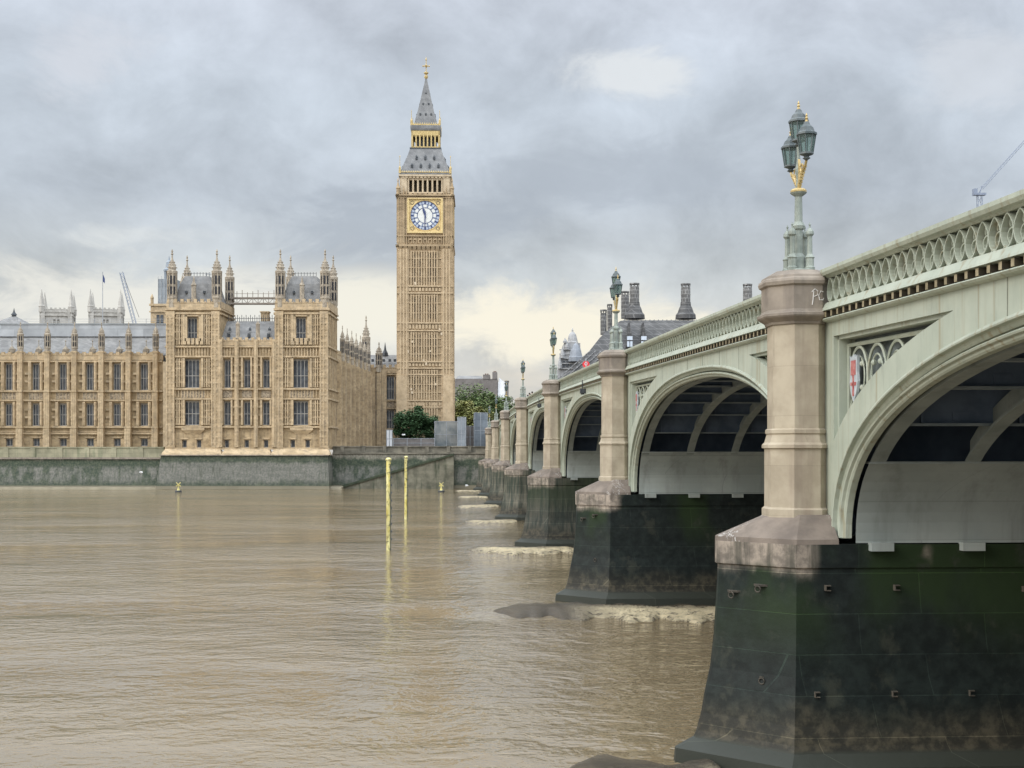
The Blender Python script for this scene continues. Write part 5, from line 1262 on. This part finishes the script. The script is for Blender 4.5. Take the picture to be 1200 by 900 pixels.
# gulls
def gull(px, py, Y, lab, span=1.15, fly=True, rz=0):
    t = thing('gull', lab, 'gull', P(px, py, Y), rz)
    m = MB(); m.tube([(-.28, 0, -.03), (-.15, 0, 0), (.05, 0, .02), (.2, 0, .05), (.28, 0, .06), (.34, 0, .05)], [.02, .06, .09, .07, .05, .012], 8); m.build('body', GULLW, t, smooth=True)
    for s_ in (-1, 1):
        m = MB(); s2 = span / 2 if fly else .3
        pts = [(.1, .05 * s_, .05), (-.12, .05 * s_, .05), (-.12, .45 * s2 * s_, .22), (.12, .45 * s2 * s_, .22), (-.14, s2 * s_, .08), (-.06, s2 * s_, .08)]
        m.add(pts + [(a_, b_, c_ + .02) for a_, b_, c_ in pts], [(0, 1, 2, 3), (3, 2, 4, 5), (9, 8, 7, 6), (11, 10, 8, 9), (0, 3, 9, 6), (3, 5, 11, 9), (1, 7, 8, 2), (2, 8, 10, 4)]); m.build('wing', GULLW, t)
gull(165.5, 554, 240, 'white gull flying low in front of the weedy river wall', 1.6)
gull(473, 510, 262, 'white gull flying in front of the dark round bush', 1.5, rz=.6)
gull(547, 569.5, 236, 'white gull flying just above the water beside the bridge end', 1.6, rz=.3)

# ============================================================ vegetation
def leaves(m, pts, s0, s1, rs):
    for (x, y, z) in pts:
        s_ = rs.uniform(s0, s1); a = rs.uniform(0, 6.283); t = rs.uniform(-1.1, 1.1)
        ux, uy = math.cos(a), math.sin(a); e1 = (ux * s_, uy * s_, 0); e2 = (-uy * s_ * math.cos(t), ux * s_ * math.cos(t), s_ * math.sin(t))
        m.add([(x - e1[0], y - e1[1], z - e1[2]), (x - e2[0] * .6, y - e2[1] * .6, z - e2[2] * .6), (x + e1[0], y + e1[1], z + e1[2]), (x + e2[0] * .6, y + e2[1] * .6, z + e2[2] * .6)], [(0, 1, 2, 3)])
def tree(name, label, x, y, z0, h, w, mt_, seed, ncl, nl, ls=(.25, .45), trunk=.3, cat='tree', group=None, d=None):
    rs = np.random.RandomState(seed); t = thing(name, label, cat, (x, y, z0), 0, group); d = d or w
    m = MB(); ht = h * trunk
    m.tube([(0, 0, 0), (.1, 0, ht * .5), (0, .1, ht), (.1, .1, h * .6)], [h * .03, h * .024, h * .02, h * .008], 7)
    cl = []
    for k in range(ncl):
        if name == 'bush':
            qx = rs.uniform(-1, 1); qt = (1 - .22 * abs(qx) ** 2.5) * (1 + .10 * math.sin(qx * 6 + 1) + .05 * math.sin(qx * 15)); cl.append((np.array([qx * w * .44, rs.uniform(-.4, .4) * d, h * (.04 + .84 * qt * rs.uniform(0, 1) ** .7)]), w * rs.uniform(.08, .14))); continue
        while True:
            q = rs.uniform(-1, 1, 3)
            if .15 < np.dot(q, q) < 1: break
        c = np.array([q[0] * w / 2 * .82, q[1] * d / 2 * .82, ht + (h - ht) * (.5 + q[2] * .42)]); cl.append((c, w * rs.uniform(.11, .2)))
        if k % 3 == 0: m.tube([(0, 0, ht * rs.uniform(.6, 1.1)), tuple(c * .6 + np.array([0, 0, ht * .35])), tuple(c)], [h * .012, h * .008, h * .003], 5)
    m.build('trunk', BARK, t)
    m = MB()
    for c, r in cl:
        n = nl // ncl; q = rs.normal(0, 1, (n, 3)); q /= np.linalg.norm(q, axis=1)[:, None]; q *= (rs.uniform(0, 1, n) ** .4)[:, None] * r; q[:, 2] *= .8
        leaves(m, [tuple(c + p_) for p_ in q], *ls, rs)
    m.build('crown', mt_, t); return t
tree('bush', 'big round dark evergreen bush growing behind the embankment wall by the clock tower', X(487, 281), 281, GZ + .3, Z(478, 281) - GZ, 51 / F * 281, LEAFD, 11, 150, 18000, (.16, .3), .02, 'bush', d=7)
for k, (px, pyt, Y, wpx, mt_, lab) in enumerate(((553, 447, 375, 42, LEAFB, 'leafy green tree right of the clock tower, tallest of the group'), (543, 464, 350, 34, LEAFA, 'yellowing broad tree just right of the clock tower base'), (572, 452, 390, 34, LEAFB, 'green tree in front of the white gabled building'), (590, 462, 400, 30, LEAFB, 'green tree behind the far bridge lamps'), (560, 474, 345, 30, LEAFA, 'low olive tree behind the grey hoarding boxes'))):
    tree('leafy_tree', lab, X(px, Y), Y, GZ, Z(pyt, Y) - GZ, wpx * 1.35 / F * Y, mt_, 30 + k, 70, 9000, (.22, .42)  , .12, group='trees behind the bridge end')

# ============================================================ hoardings, sheds by the tower
def hoard(name, label, px0, px1, y0, y1, Y, d, mt_, extra=None):
    x0, x1 = X(px0, Y), X(px1, Y); zb, zt = min(GZ, Z(y0, Y)), Z(y1, Y); t = thing(name, label, 'hoarding', ((x0 + x1) / 2, Y, zb)); w = x1 - x0; h = zt - zb
    MB().box(-w / 2, w / 2, 0, d, 0, h).build('panel', mt_, t)
    m = MB(); n = max(2, int(w / 2.4))
    for i in range(n + 1): q = -w / 2 + w * i / n; m.box(q - .06, q + .06, -.08, -.003, 0, h)
    for z_ in (0.1, h * .5, h - .06): m.box(-w / 2, w / 2, -.06, -.003, z_ - .05, z_ + .05)
    m.build('frame', STEEL, t); return t
hoard('hoarding', 'pale grey glassy hoarding fence right of the round bush', 509.5, 537, 524, 493.5, 276, .4, HOARDP)
hoard('hoarding', 'narrow tall grey hoarding box, middle of three beside the tower', 536.2, 545.5, 527.5, 488.5, 272, 5, SCAF)
hoard('hoarding', 'dark low hoarding recess between two taller grey boxes', 546, 556, 524, 499, 281, 3, BRICKD)
hoard('hoarding', 'wide grey blue hoarding box next to the last bridge lamps', 555.5, 571, 524, 483.5, 277, 6, HOARD)
hoard('hedge_wall', 'low dark wall in front of the round bush', 461, 509.5, 524, 513.5, 275, .5, BRICKD)['category'] = 'wall'
hoard('hoarding', 'small white sheeted panel left of the round bush', 453, 459.8, 516, 503.5, 279, .4, WHITE)

# ============================================================ far buildings
def pinn(m, x, y, z0, zt, r): m.lathe(x, y, [(r, z0), (r, z0 + (zt - z0) * .22), (r * 1.12, z0 + (zt - z0) * .25), (r * .95, z0 + (zt - z0) * .3), (r * .5, z0 + (zt - z0) * .66), (r * .12, z0 + (zt - z0) * .94), (.05, zt)], 6)
YA = 540
def abbey(pxl, pxr, label):
    w = X(pxr, YA) - X(pxl, YA); t = thing('abbey_tower', label, 'church tower', (X((pxl + pxr) / 2, YA), YA + w / 2, GZ), R(14), 'pale church towers')
    hw = w / 2; zt = Z(366, YA); O_ = (0, 0, GZ)
    m = MB(); 
    def fc(q):
        q.wall(-hw, hw, GZ, zt, -hw, [(-1.3, -.3, zt - 9, zt - 3), (.3, 1.3, zt - 9, zt - 3)], .5)
        for s_ in (-1, 1): q.box(s_ * (hw - .8) - .85, s_ * (hw - .8) + .85, -hw - .5, -hw + .05, GZ, zt + .5)
        q.box(-hw - .4, hw + .4, -hw - .55, -hw + .05, zt - 1.5, zt - 1.0)
        parapet(q, -hw, hw, -hw - .25, -hw + .2, zt + .3, zt + 2.0, 1.6)
    face(m, fc); m.quad((-hw, -hw, zt - .1), (hw, -hw, zt - .1), (hw, hw, zt - .1), (-hw, hw, zt - .1)); m.build('tower_body', ABBEY, t, O_)
    m = MB(); m.box(-hw + .6, hw - .6, -hw + .6, hw - .6, zt - 10, zt - 2); m.build('louvre', ABBEY, t, O_)
    for sx in (-1, 1):
        for sy in (-1, 1): m = MB(); pinn(m, sx * (hw - .3), sy * (hw - .3), zt, Z(338.5, YA), 1.3); m.build('pinnacle', ABBEY, t, O_)
abbey(44.5, 79, 'left of two pale church towers with four spikes, behind the palace roof')
abbey(101.5, 137, 'right of two pale church towers with four spikes, beside the flagpole')
Y = 500; t = thing('flagpole', 'thin flagpole with a small dark flag, rising beside the right church tower', 'flagpole', (X(120.3, Y), Y, GZ))
m = MB(); m.lathe(0, 0, [(.22, 0), (.12, Z(320, Y) - GZ), (.2, Z(319.5, Y) - GZ), (.02, Z(318, Y) - GZ)], 6); m.build('pole', STEEL, t)
m = MB(); zf = Z(330, Y) - GZ
m.loft([[(.1 + q * .5, .15 * math.sin(q * 2), zf - q * .5), (.1 + q * .5, .15 * math.sin(q * 2) + .05, zf - q * .5), (.1 + q * .5, .15 * math.sin(q * 2) + .05, zf + 2.9 - q * 1.2), (.1 + q * .5, .15 * math.sin(q * 2), zf + 2.9 - q * 1.2)] for q in (0, .5, 1.0, 1.5)]); m.build('flag', BLUE, t)
def lattice(m, a_, b_, w, n, r=.12):
    a_, b_ = Vector(a_), Vector(b_); d_ = (b_ - a_).normalized(); s1 = d_.cross(Vector((0, 1, 0))).normalized() * w / 2; s2 = Vector((0, w / 2, 0))
    cs = [s1 + s2, s1 - s2, -s1 - s2, -s1 + s2]
    for c in cs: m.tube([tuple(a_ + c), tuple(b_ + c)], r, 4)
    for i in range(n):
        p_, q_ = a_ + (b_ - a_) * i / n, a_ + (b_ - a_) * (i + 1) / n
        for j in range(4): m.tube([tuple(p_ + cs[j]), tuple(q_ + cs[(j + 1) % 4])], r * .6, 4)
Y = 420; t = thing('crane', 'leaning blue grey crane jib rising behind the palace roof', 'crane', (X(157.5, Y), Y, GZ))
o3 = (X(157.5, Y), Y, 0)
m = MB(); lattice(m, tuple(np.array(P(158.5, 382, Y)) - o3), tuple(np.array(P(142.2, 319, Y)) - o3), 1.0, 16, .075); m.build('jib', M('crane_paint', (.22, .25, .31), (.28, .31, .36), 1, .5), t, (0, 0, GZ))
m = MB(); m.box(-1, 1, -1, 1, GZ, Z(381, Y)); m.tube([tuple(np.array(P(144, 321, Y)) - o3), tuple(np.array(P(163, 372, Y)) - o3)], .07, 4); m.build('mast', DARKIRON, t, (0, 0, GZ))
Y = 420; t = thing('crane', 'distant tower crane with a thin raised jib above the bridge handrail', 'crane', (X(1148, Y), Y, GZ)); o3 = (X(1148, Y), Y, 0)
m = MB(); lattice(m, (0, 0, GZ), (0, 0, Z(228, Y)), 1.4, 30, .10); m.build('mast', M('crane_blue', (.18, .21, .27), (.24, .27, .33), 1, .5), t, (0, 0, GZ))
m = MB(); p_ = np.array(P(1151, 221, Y)) - o3; q_ = np.array(P(1290, 66, Y)) - o3; lattice(m, tuple(p_), tuple(q_), .6, 40, .045); m.build('jib', bpy.data.materials['crane_blue'], t, (0, 0, GZ))
m = MB(); a_ = np.array(P(1146, 224, Y)) - o3; m.box(a_[0] - 1.6, a_[0] + 2.4, -1, 1, Z(229, Y), Z(226.5, Y)); m.box(a_[0] - 1.6, a_[0] - .4, -.9, .9, Z(226.5, Y), Z(221.5, Y)); m.tube([(0, 0, Z(226, Y)), (a_[0] + 1.4, 0, Z(218, Y))], .2, 5); m.tube([(a_[0] - 1.2, 0, Z(222, Y)), (a_[0] + 1.4, 0, Z(218, Y)), tuple(q_)], .035, 4); m.build('counterweight', bpy.data.materials['crane_blue'], t, (0, 0, GZ))
# pyramid roofed hall at the far left
Y = 420; t = thing('hall', 'slate pyramid roof with a small spike behind the palace, far left', 'building', (X(11, Y), Y, GZ))
hw = 14 / F * Y
MB().box(-hw * 1.3, hw * 1.3, 0, hw * 2, GZ, Z(379.5, Y)).build('wall', ABBEY, t, (0, 0, GZ))
m = MB(); m.loft([[(-hw * 1.4, -.3, Z(379.5, Y)), (hw * 1.4, -.3, Z(379.5, Y)), (hw * 1.4, hw * 2, Z(379.5, Y)), (-hw * 1.4, hw * 2, Z(379.5, Y))], [(-.4, hw - .4, Z(369, Y)), (.4, hw - .4, Z(369, Y)), (.4, hw + .4, Z(369, Y)), (-.4, hw + .4, Z(369, Y))]]); r_ = m.build('roof', SLATE, t, (0, 0, GZ))
m = MB(); m.lathe(0, hw, [(.8, Z(373, Y)), (.7, Z(368, Y)), (1.0, Z(367.5, Y)), (.3, Z(364, Y)), (.02, Z(359, Y))], 6); m.build('spike', DARKIRON, r_, (0, 0, GZ))
# sheeted tower rising behind the river wing
Y = 330; t = thing('sheeted_tower', 'stone tower wrapped in grey scaffold sheeting, left of the palace pavilion', 'tower', (X(190, Y), Y + 4, GZ)); hw = 9.5 / F * Y
m = MB(); m.box(X(176.5, Y) - X(190, Y), X(205, Y) - X(190, Y), -4, 6, GZ, Z(357, Y)); m.box(X(176, Y) - X(190, Y) - .2, X(205, Y) - X(190, Y), -4.3, -4, Z(358.5, Y), Z(356, Y)); m.lathe(X(178, Y) - X(190, Y), -3.8, [(.4, Z(357, Y)), (.4, Z(350, Y)), (.5, Z(349, Y)), (.02, Z(344, Y))], 6); m.box(X(176, Y) - X(190, Y) - .2, X(205, Y) - X(190, Y), -4.3, -4, Z(366, Y), Z(364.5, Y)); m.build('stone_base', STONE2, t, (0, 0, GZ))
m = MB(); m.box(X(183.5, Y) - X(190, Y), X(187, Y) - X(190, Y), -4.1, -4, Z(379, Y), Z(369, Y)); m.box(X(188, Y) - X(190, Y), X(191.5, Y) - X(190, Y), -4.1, -4, Z(379, Y), Z(369, Y)); m.build('window', GLASS, t, (0, 0, GZ))
m = MB(); m.box(-hw + .7, hw + 1, -2.6, 5, Z(357, Y), Z(326, Y)); m.build('sheeting', SCAF, t, (0, 0, GZ))
m = MB()
for q in np.linspace(-hw + .7, hw + 1, 6): m.tube([(q, -2.7, Z(358, Y)), (q, -2.7, Z(323, Y))], .06, 4)
m.build('scaffold_pole', STEEL, t, (0, 0, GZ))
m = MB(); x_ = X(192, Y) - X(190, Y)
for k in range(8): a_ = k * math.pi / 4; m.box(x_ + 1.1 * math.cos(a_) - .16, x_ + 1.1 * math.cos(a_) + .16, 1 + 1.1 * math.sin(a_) - .16, 1 + 1.1 * math.sin(a_) + .16, Z(326, Y), Z(315, Y))
m.lathe(x_, 1, [(1.4, Z(315, Y)), (1.45, Z(313, Y)), (.9, Z(311, Y)), (.75, Z(304, Y)), (.25, Z(301, Y)), (.02, Z(296, Y))], 8); m.build('lantern', M('lead_grey', (.20, .23, .26), (.28, .31, .34), 1, .6), t, (0, 0, GZ))

# bronze roofed block behind the bridge
YQ = 335; t = thing('bronze_roof_block', 'big dark bronze hipped roof with tall ventilation chimneys behind the bridge', 'office building', (X(780, YQ), YQ + 20, GZ)); o3 = (X(780, YQ), YQ + 20, GZ)
m = MB(); m.box(X(668, YQ), X(1010, YQ), YQ + .5, YQ + 45, GZ, Z(455, YQ)); m.build('wall', BRICKD, t, o3)
m = MB()
rr = []
for pl, py, ins in ((640, 456, 0), (672, 432, 3.5), (690, 412, 6), (705, 393, 8.5), (716, 382, 10.5), (732, 370, 13), (738, 368.5, 15)):
    rr.append([(X(pl, YQ), YQ + ins, Z(py, YQ)), (X(1010 - (pl - 640) * .4, YQ), YQ + ins, Z(py, YQ)), (X(1010 - (pl - 640) * .4, YQ), YQ + 50 - ins, Z(py, YQ)), (X(pl, YQ), YQ + 50 - ins, Z(py, YQ))])
m.loft(rr); roof = m.build('roof', BRONZE, t, o3)
m = MB()
for i in range(46):
    s_ = i / 45
    m.tube([(X(640 + (1010 - 640) * s_, YQ), YQ - .05, Z(456, YQ)), (X(690 + (990 - 690) * s_, YQ), YQ + 5.9, Z(412, YQ)), (X(738 + (971 - 738) * s_, YQ), YQ + 14.9, Z(368.5, YQ) + .1)], .16, 4)
m.build('roof_rib', BRONZE2, roof, o3)
def chim(px, pyt, pyb, w, Y, cone, name='chimney'):
    m = MB(); x = X(px, Y); r = w / 2 / F * Y
    zt, zb = Z(pyt, Y), Z(pyb, Y)
    m.lathe(x, Y, [(r, zb - 2), (r, zt - 1.2), (r * .9, zt - 1.15), (r * .9, zt - .95)], 12)
    for k in range(8): a_ = k * math.pi / 4; m.tube([(x + r * .9 * math.cos(a_), Y + r * .9 * math.sin(a_), zt - 1), (x + r * .95 * math.cos(a_), Y + r * .95 * math.sin(a_), zt - .1)], .09, 4)
    m.lathe(x, Y, [(r * 1.06, zt - .35), (r * 1.06, zt), (r * .8, zt), (r * .8, zt - .3)], 12)
    m.lathe(x, Y, [(r * 1.05, zb + (zt - zb) * .45), (r * 1.05, zb + (zt - zb) * .48)], 12)
    c = m.build(name, BRONZE2, roof, o3)
    if cone:
        m = MB(); m.lathe(x, Y, [(r * 2.2, zb - 4.2), (r * 2.1, zb - 3.0), (r * 1.7, zb - 2.4), (r * 1.4, zb - 1.2), (r * 1.15, zb - .6), (r * 1.08, zb + .4)], 14); m.build('chimney_base', BRONZE, c, o3)
chim(803.5, 332.5, 356, 11, YQ + 17, True); chim(743.5, 332, 356, 11.2, YQ + 17, True); chim(876, 333, 356, 10.5, YQ + 17, True)
chim(732.5, 341.5, 365, 9.5, YQ + 24, False); chim(714.5, 356.5, 378, 6, YQ + 28, False); chim(707.3, 363, 384, 7.6, YQ + 22, False)
for px in (738, 754.5):
    m = MB(); Y_ = YQ + 5.4; x0, x1, xm = X(px - 4.5, Y_), X(px + 4.5, Y_), X(px, Y_)
    m.add([(x0, Y_, Z(407, Y_)), (x1, Y_, Z(407, Y_)), (xm, Y_ + .2, Z(377, Y_)), (xm, Y_ + 7, Z(377, Y_)), (x0, Y_ + 7, Z(407, Y_)), (x1, Y_ + 7, Z(407, Y_))], [(0, 1, 2), (0, 2, 3, 4), (1, 5, 3, 2)]); d_ = m.build('dormer', BRONZE, roof, o3)
    m = MB(); m.box(x0 + .3, x1 - .3, Y_ - .12, Y_ - .02, Z(398.5, Y_), Z(394, Y_)); m.box(x0 + .3, xm - .1, Y_ - .12, Y_ - .02, Z(406.3, Y_), Z(400, Y_)); m.box(xm + .1, x1 - .3, Y_ - .12, Y_ - .02, Z(406.3, Y_), Z(400, Y_)); m.build('window', M('pale_sky_glass', (.50, .56, .62), (.55, .6, .66), 1, .2, spec=.8) if 'pale_sky_glass' not in bpy.data.materials else bpy.data.materials['pale_sky_glass'], d_, o3)
# pale baroque dome block
YD = 430; t = thing('domed_building', 'pale ornate stone building with small domes left of the bronze roof', 'building', (X(668, YD), YD + 4, GZ)); o3 = (X(668, YD), YD + 4, GZ)
DOMS = M('pale_grey_stone', (.27, .265, .26), (.40, .395, .385), .7, .8, .1, stain=(.15, .15, .15)); LEADD = M('lead_dome', (.19, .205, .225), (.26, .275, .30), .6, .5, .1)
m = MB(); x_ = lambda px: X(px, YD)
m.box(x_(654), x_(684), YD, YD + 14, GZ, Z(432, YD)); m.box(x_(656), x_(678), YD - .3, YD + 10, Z(432, YD), Z(420, YD)); m.box(x_(658), x_(674), YD - .6, YD + 8, Z(420, YD), Z(410, YD)); m.box(x_(661), x_(680), YD - .2, YD + 8, Z(410, YD), Z(402, YD))
for px, y0, y1 in ((656, 432, 415), (659, 420, 405), (664, 410, 398), (676, 410, 397), (679, 420, 403), (662, 402, 396)): pinn(m, x_(px), YD - .8, Z(y0, YD), Z(y1, YD), .75)
for y in (432, 426, 420, 415, 410): m.box(x_(655.5), x_(679), YD - .9, YD - .1, Z(y, YD) - .15, Z(y, YD) + .15)
m.build('wall', DOMS, t, o3)
m = MB()
for px in (657, 661, 665, 669): m.box(x_(px) - .35, x_(px) + .35, YD - .75, YD - .55, Z(430, YD), Z(423, YD))
m.build('window', GLASS, t, o3)
m = MB(); r = 5.4 / F * YD; m.lathe(x_(671.5), YD + 4, [(r * 1.25, Z(403, YD)), (r * 1.3, Z(400, YD)), (r * 1.05, Z(399, YD)), (r * 1.0, Z(395, YD)), (r * .8, Z(391, YD)), (r * .45, Z(388.5, YD)), (r * .2, Z(387.5, YD)), (r * .2, Z(385.5, YD)), (.02, Z(382.5, YD))], 12); m.build('dome', DOMS, t, o3)
m = MB(); r = 8.0 / F * YD; m.lathe(x_(674.5), YD - 1, [(r * 1.1, Z(424, YD)), (r * 1.1, Z(419, YD)), (r, Z(418, YD)), (r * .8, Z(411, YD)), (r * .45, Z(405, YD)), (.1, Z(402, YD))], 10); m.build('dome', LEADD, t, o3)
# buildings behind the trees
YE = 470; t = thing('stone_terrace', 'dark stone building with chimney stacks behind the trees', 'building', (X(560, YE), YE, GZ)); o3 = (X(560, YE), YE, GZ)
m = MB(); m.box(X(533, YE), X(583, YE), YE, YE + 15, GZ, Z(444, YE)); m.box(X(566, YE), X(574, YE), YE - .3, YE + 12, Z(444, YE), Z(439, YE)); m.box(X(577, YE), X(582.5, YE), YE - .3, YE + 12, Z(444, YE), Z(436, YE)); m.build('wall', BRICKD, t, o3)
m = MB(); m.add([(X(534, YE), YE, Z(443.9, YE)), (X(566, YE), YE, Z(443.9, YE)), (X(564, YE), YE + 5, Z(439.5, YE)), (X(536, YE), YE + 5, Z(439.5, YE)), (X(534, YE), YE + 10, Z(443.9, YE)), (X(566, YE), YE + 10, Z(443.9, YE))], [(0, 1, 2, 3), (3, 2, 5, 4), (1, 5, 2), (0, 3, 4)]); m.build('roof', SLATE, t, o3)
m = MB()
for px in (579, 580.8, 569, 571.5): m.lathe(X(px, YE), YE + 2, [(.35, Z(439 if px < 575 else 436, YE)), (.28, Z(437.4 if px < 575 else 434.5, YE))], 6)
m.build('chimney_pot', M('clay_pot', (.14, .09, .07), (.19, .13, .10), 2, .8), t, o3)
t = thing('gabled_house', 'white gabled building beside the dark stone building, behind the bridge lamps', 'building', (X(589, YE), YE, GZ)); o3 = (X(589, YE), YE, GZ)
m = MB(); m.box(X(583.5, YE), X(594, YE), YE + .5, YE + 12, GZ, Z(450, YE)); m.add([(X(583.5, YE), YE + .5, Z(450, YE)), (X(594, YE), YE + .5, Z(450, YE)), (X(585, YE), YE + .5, Z(442.5, YE)), (X(583.5, YE), YE + 12, Z(450, YE)), (X(594, YE), YE + 12, Z(450, YE)), (X(585, YE), YE + 12, Z(442.5, YE))], [(0, 1, 2), (5, 4, 3), (1, 4, 5, 2), (0, 2, 5, 3)]); m.build('wall', WHITE, t, o3)
m = MB(); m.box(X(592, YE), X(596, YE), YE, YE + 8, GZ, Z(447, YE)); m.box(X(591.5, YE), X(596.5, YE), YE - .2, YE + 8.2, Z(447, YE), Z(446, YE)); m.build('chimney', BRICKD, t, o3)
# a low city mass on the horizon keeps the skyline closed at both sides
# ============================================================ on the bridge: sign and people
u = 98.0; v_ = 11.0; zd_ = rail(u) - .98; t = thing('stop_sign', 'red round stop sign on a post above the bridge handrail', 'sign', BW_(v_, u, zd_), A)
m = MB(); m.tube([(0, 0, 0), (0, 0, 2.35)], .045, 8); m.build('post', STEEL, t)
zs_ = Z(427, BW_(v_, u, 0)[1]) - zd_
m = MB(); m.lathe(0, 0, [(.27, -.03), (.27, .03)], 24); 
for i, p_ in enumerate(m.v): m.v[i] = (p_[0], p_[2], p_[1] + zs_)
m.build('disc', RED, t)
m = MB(); m.tube([(.1 * math.cos(q), -.034, zs_ + .04 + .1 * math.sin(q)) for q in np.linspace(0, 2 * math.pi, 16, endpoint=False)], .02, 5, True); m.build('ring_mark', WHITE, t)
SKIN = M('skin', (.42, .27, .19), (.5, .33, .24), 3, .6); HAIR = M('dark_hair', (.02, .016, .012), (.04, .03, .025), 5, .6)
def person(u, v_, hgt, coat, rz, label, lean=0.0):
    zd_ = rail(u) - .98; t = thing('person', label, 'person', BW_(v_, u, zd_), rz, 'people walking on the bridge')
    s_ = hgt / 1.75
    V_ = [(0, 0, .95, .15), (0, 0, 1.2, .15), (0, .0, 1.42, .14), (0, 0, 1.52, .06), (0, -.02, 1.60, .085), (0, -.02, 1.70, .075),
          (-.19, 0, 1.41, .065), (-.25, .0, 1.15, .05), (-.22, -.12, .93, .04), (.19, 0, 1.41, .065), (.25, 0, 1.15, .05), (.22, -.1, .93, .04),
          (-.1, 0, .85, .095), (-.1, -.03, .48, .065), (-.1, .04, .08, .05), (-.1, -.1, .04, .045), (.1, 0, .85, .095), (.1, .1, .48, .065), (.1, .22, .1, .05), (.1, .1, .05, .045)]
    E_ = [(0, 1), (1, 2), (2, 3), (3, 4), (4, 5), (2, 6), (6, 7), (7, 8), (2, 9), (9, 10), (10, 11), (0, 12), (12, 13), (13, 14), (14, 15), (0, 16), (16, 17), (17, 18), (18, 19)]
    me = bpy.data.meshes.new('body'); me.from_pydata([(a_ * s_, b_ * s_, c_ * s_) for a_, b_, c_, _ in V_], E_, [])
    o = link('body', me, t); sk = o.modifiers.new('skin', 'SKIN'); 
    for i, q in enumerate(V_): me.skin_vertices[0].data[i].radius = (q[3] * s_ * (1.25 if i < 3 else 1), q[3] * s_)
    me.skin_vertices[0].data[0].use_root = True
    o.modifiers.new('sub', 'SUBSURF').levels = 1; o.modifiers['sub'].render_levels = 2
    me.materials.append(SKIN)
    dg = bpy.context.evaluated_depsgraph_get(); ev = o.evaluated_get(dg); nm = bpy.data.meshes.new_from_object(ev); o.modifiers.clear(); o.data = nm
    nm.materials.clear()
    for mm in (SKIN, coat, DARKIRON): nm.materials.append(mm)
    for p_ in nm.polygons: c = p_.center; p_.material_index = 0 if c.z > 1.5 * s_ or (abs(c.x) > .18 * s_ and c.z < .97 * s_ and c.z > .8 * s_) else (1 if c.z > .82 * s_ else 2); p_.use_smooth = True
    m = MB(); m.lathe(0, .01 * s_, [(.102 * s_, 1.60 * s_), (.108 * s_, 1.68 * s_), (.09 * s_, 1.76 * s_), (.04 * s_, 1.80 * s_), (.01, 1.805 * s_)], 10); m.build('hair', HAIR, t, smooth=True)
CO = [M('navy_coat', (.02, .025, .04), (.03, .035, .055), 3, .8), M('charcoal_coat', (.03, .03, .03), (.05, .05, .05), 3, .8), M('brown_coat', (.08, .05, .03), (.1, .065, .04), 3, .8)]
person(151.0, 10.25, 1.78, CO[0], 2.9, 'person in navy coat walking by the parapet, taller one')
person(153.4, 10.2, 1.66, CO[1], 2.6, 'person in charcoal coat walking by the parapet, shorter one')
person(146.5, 10.25, 1.72, CO[2], .2, 'person in brown coat on the bridge, nearest of the three')
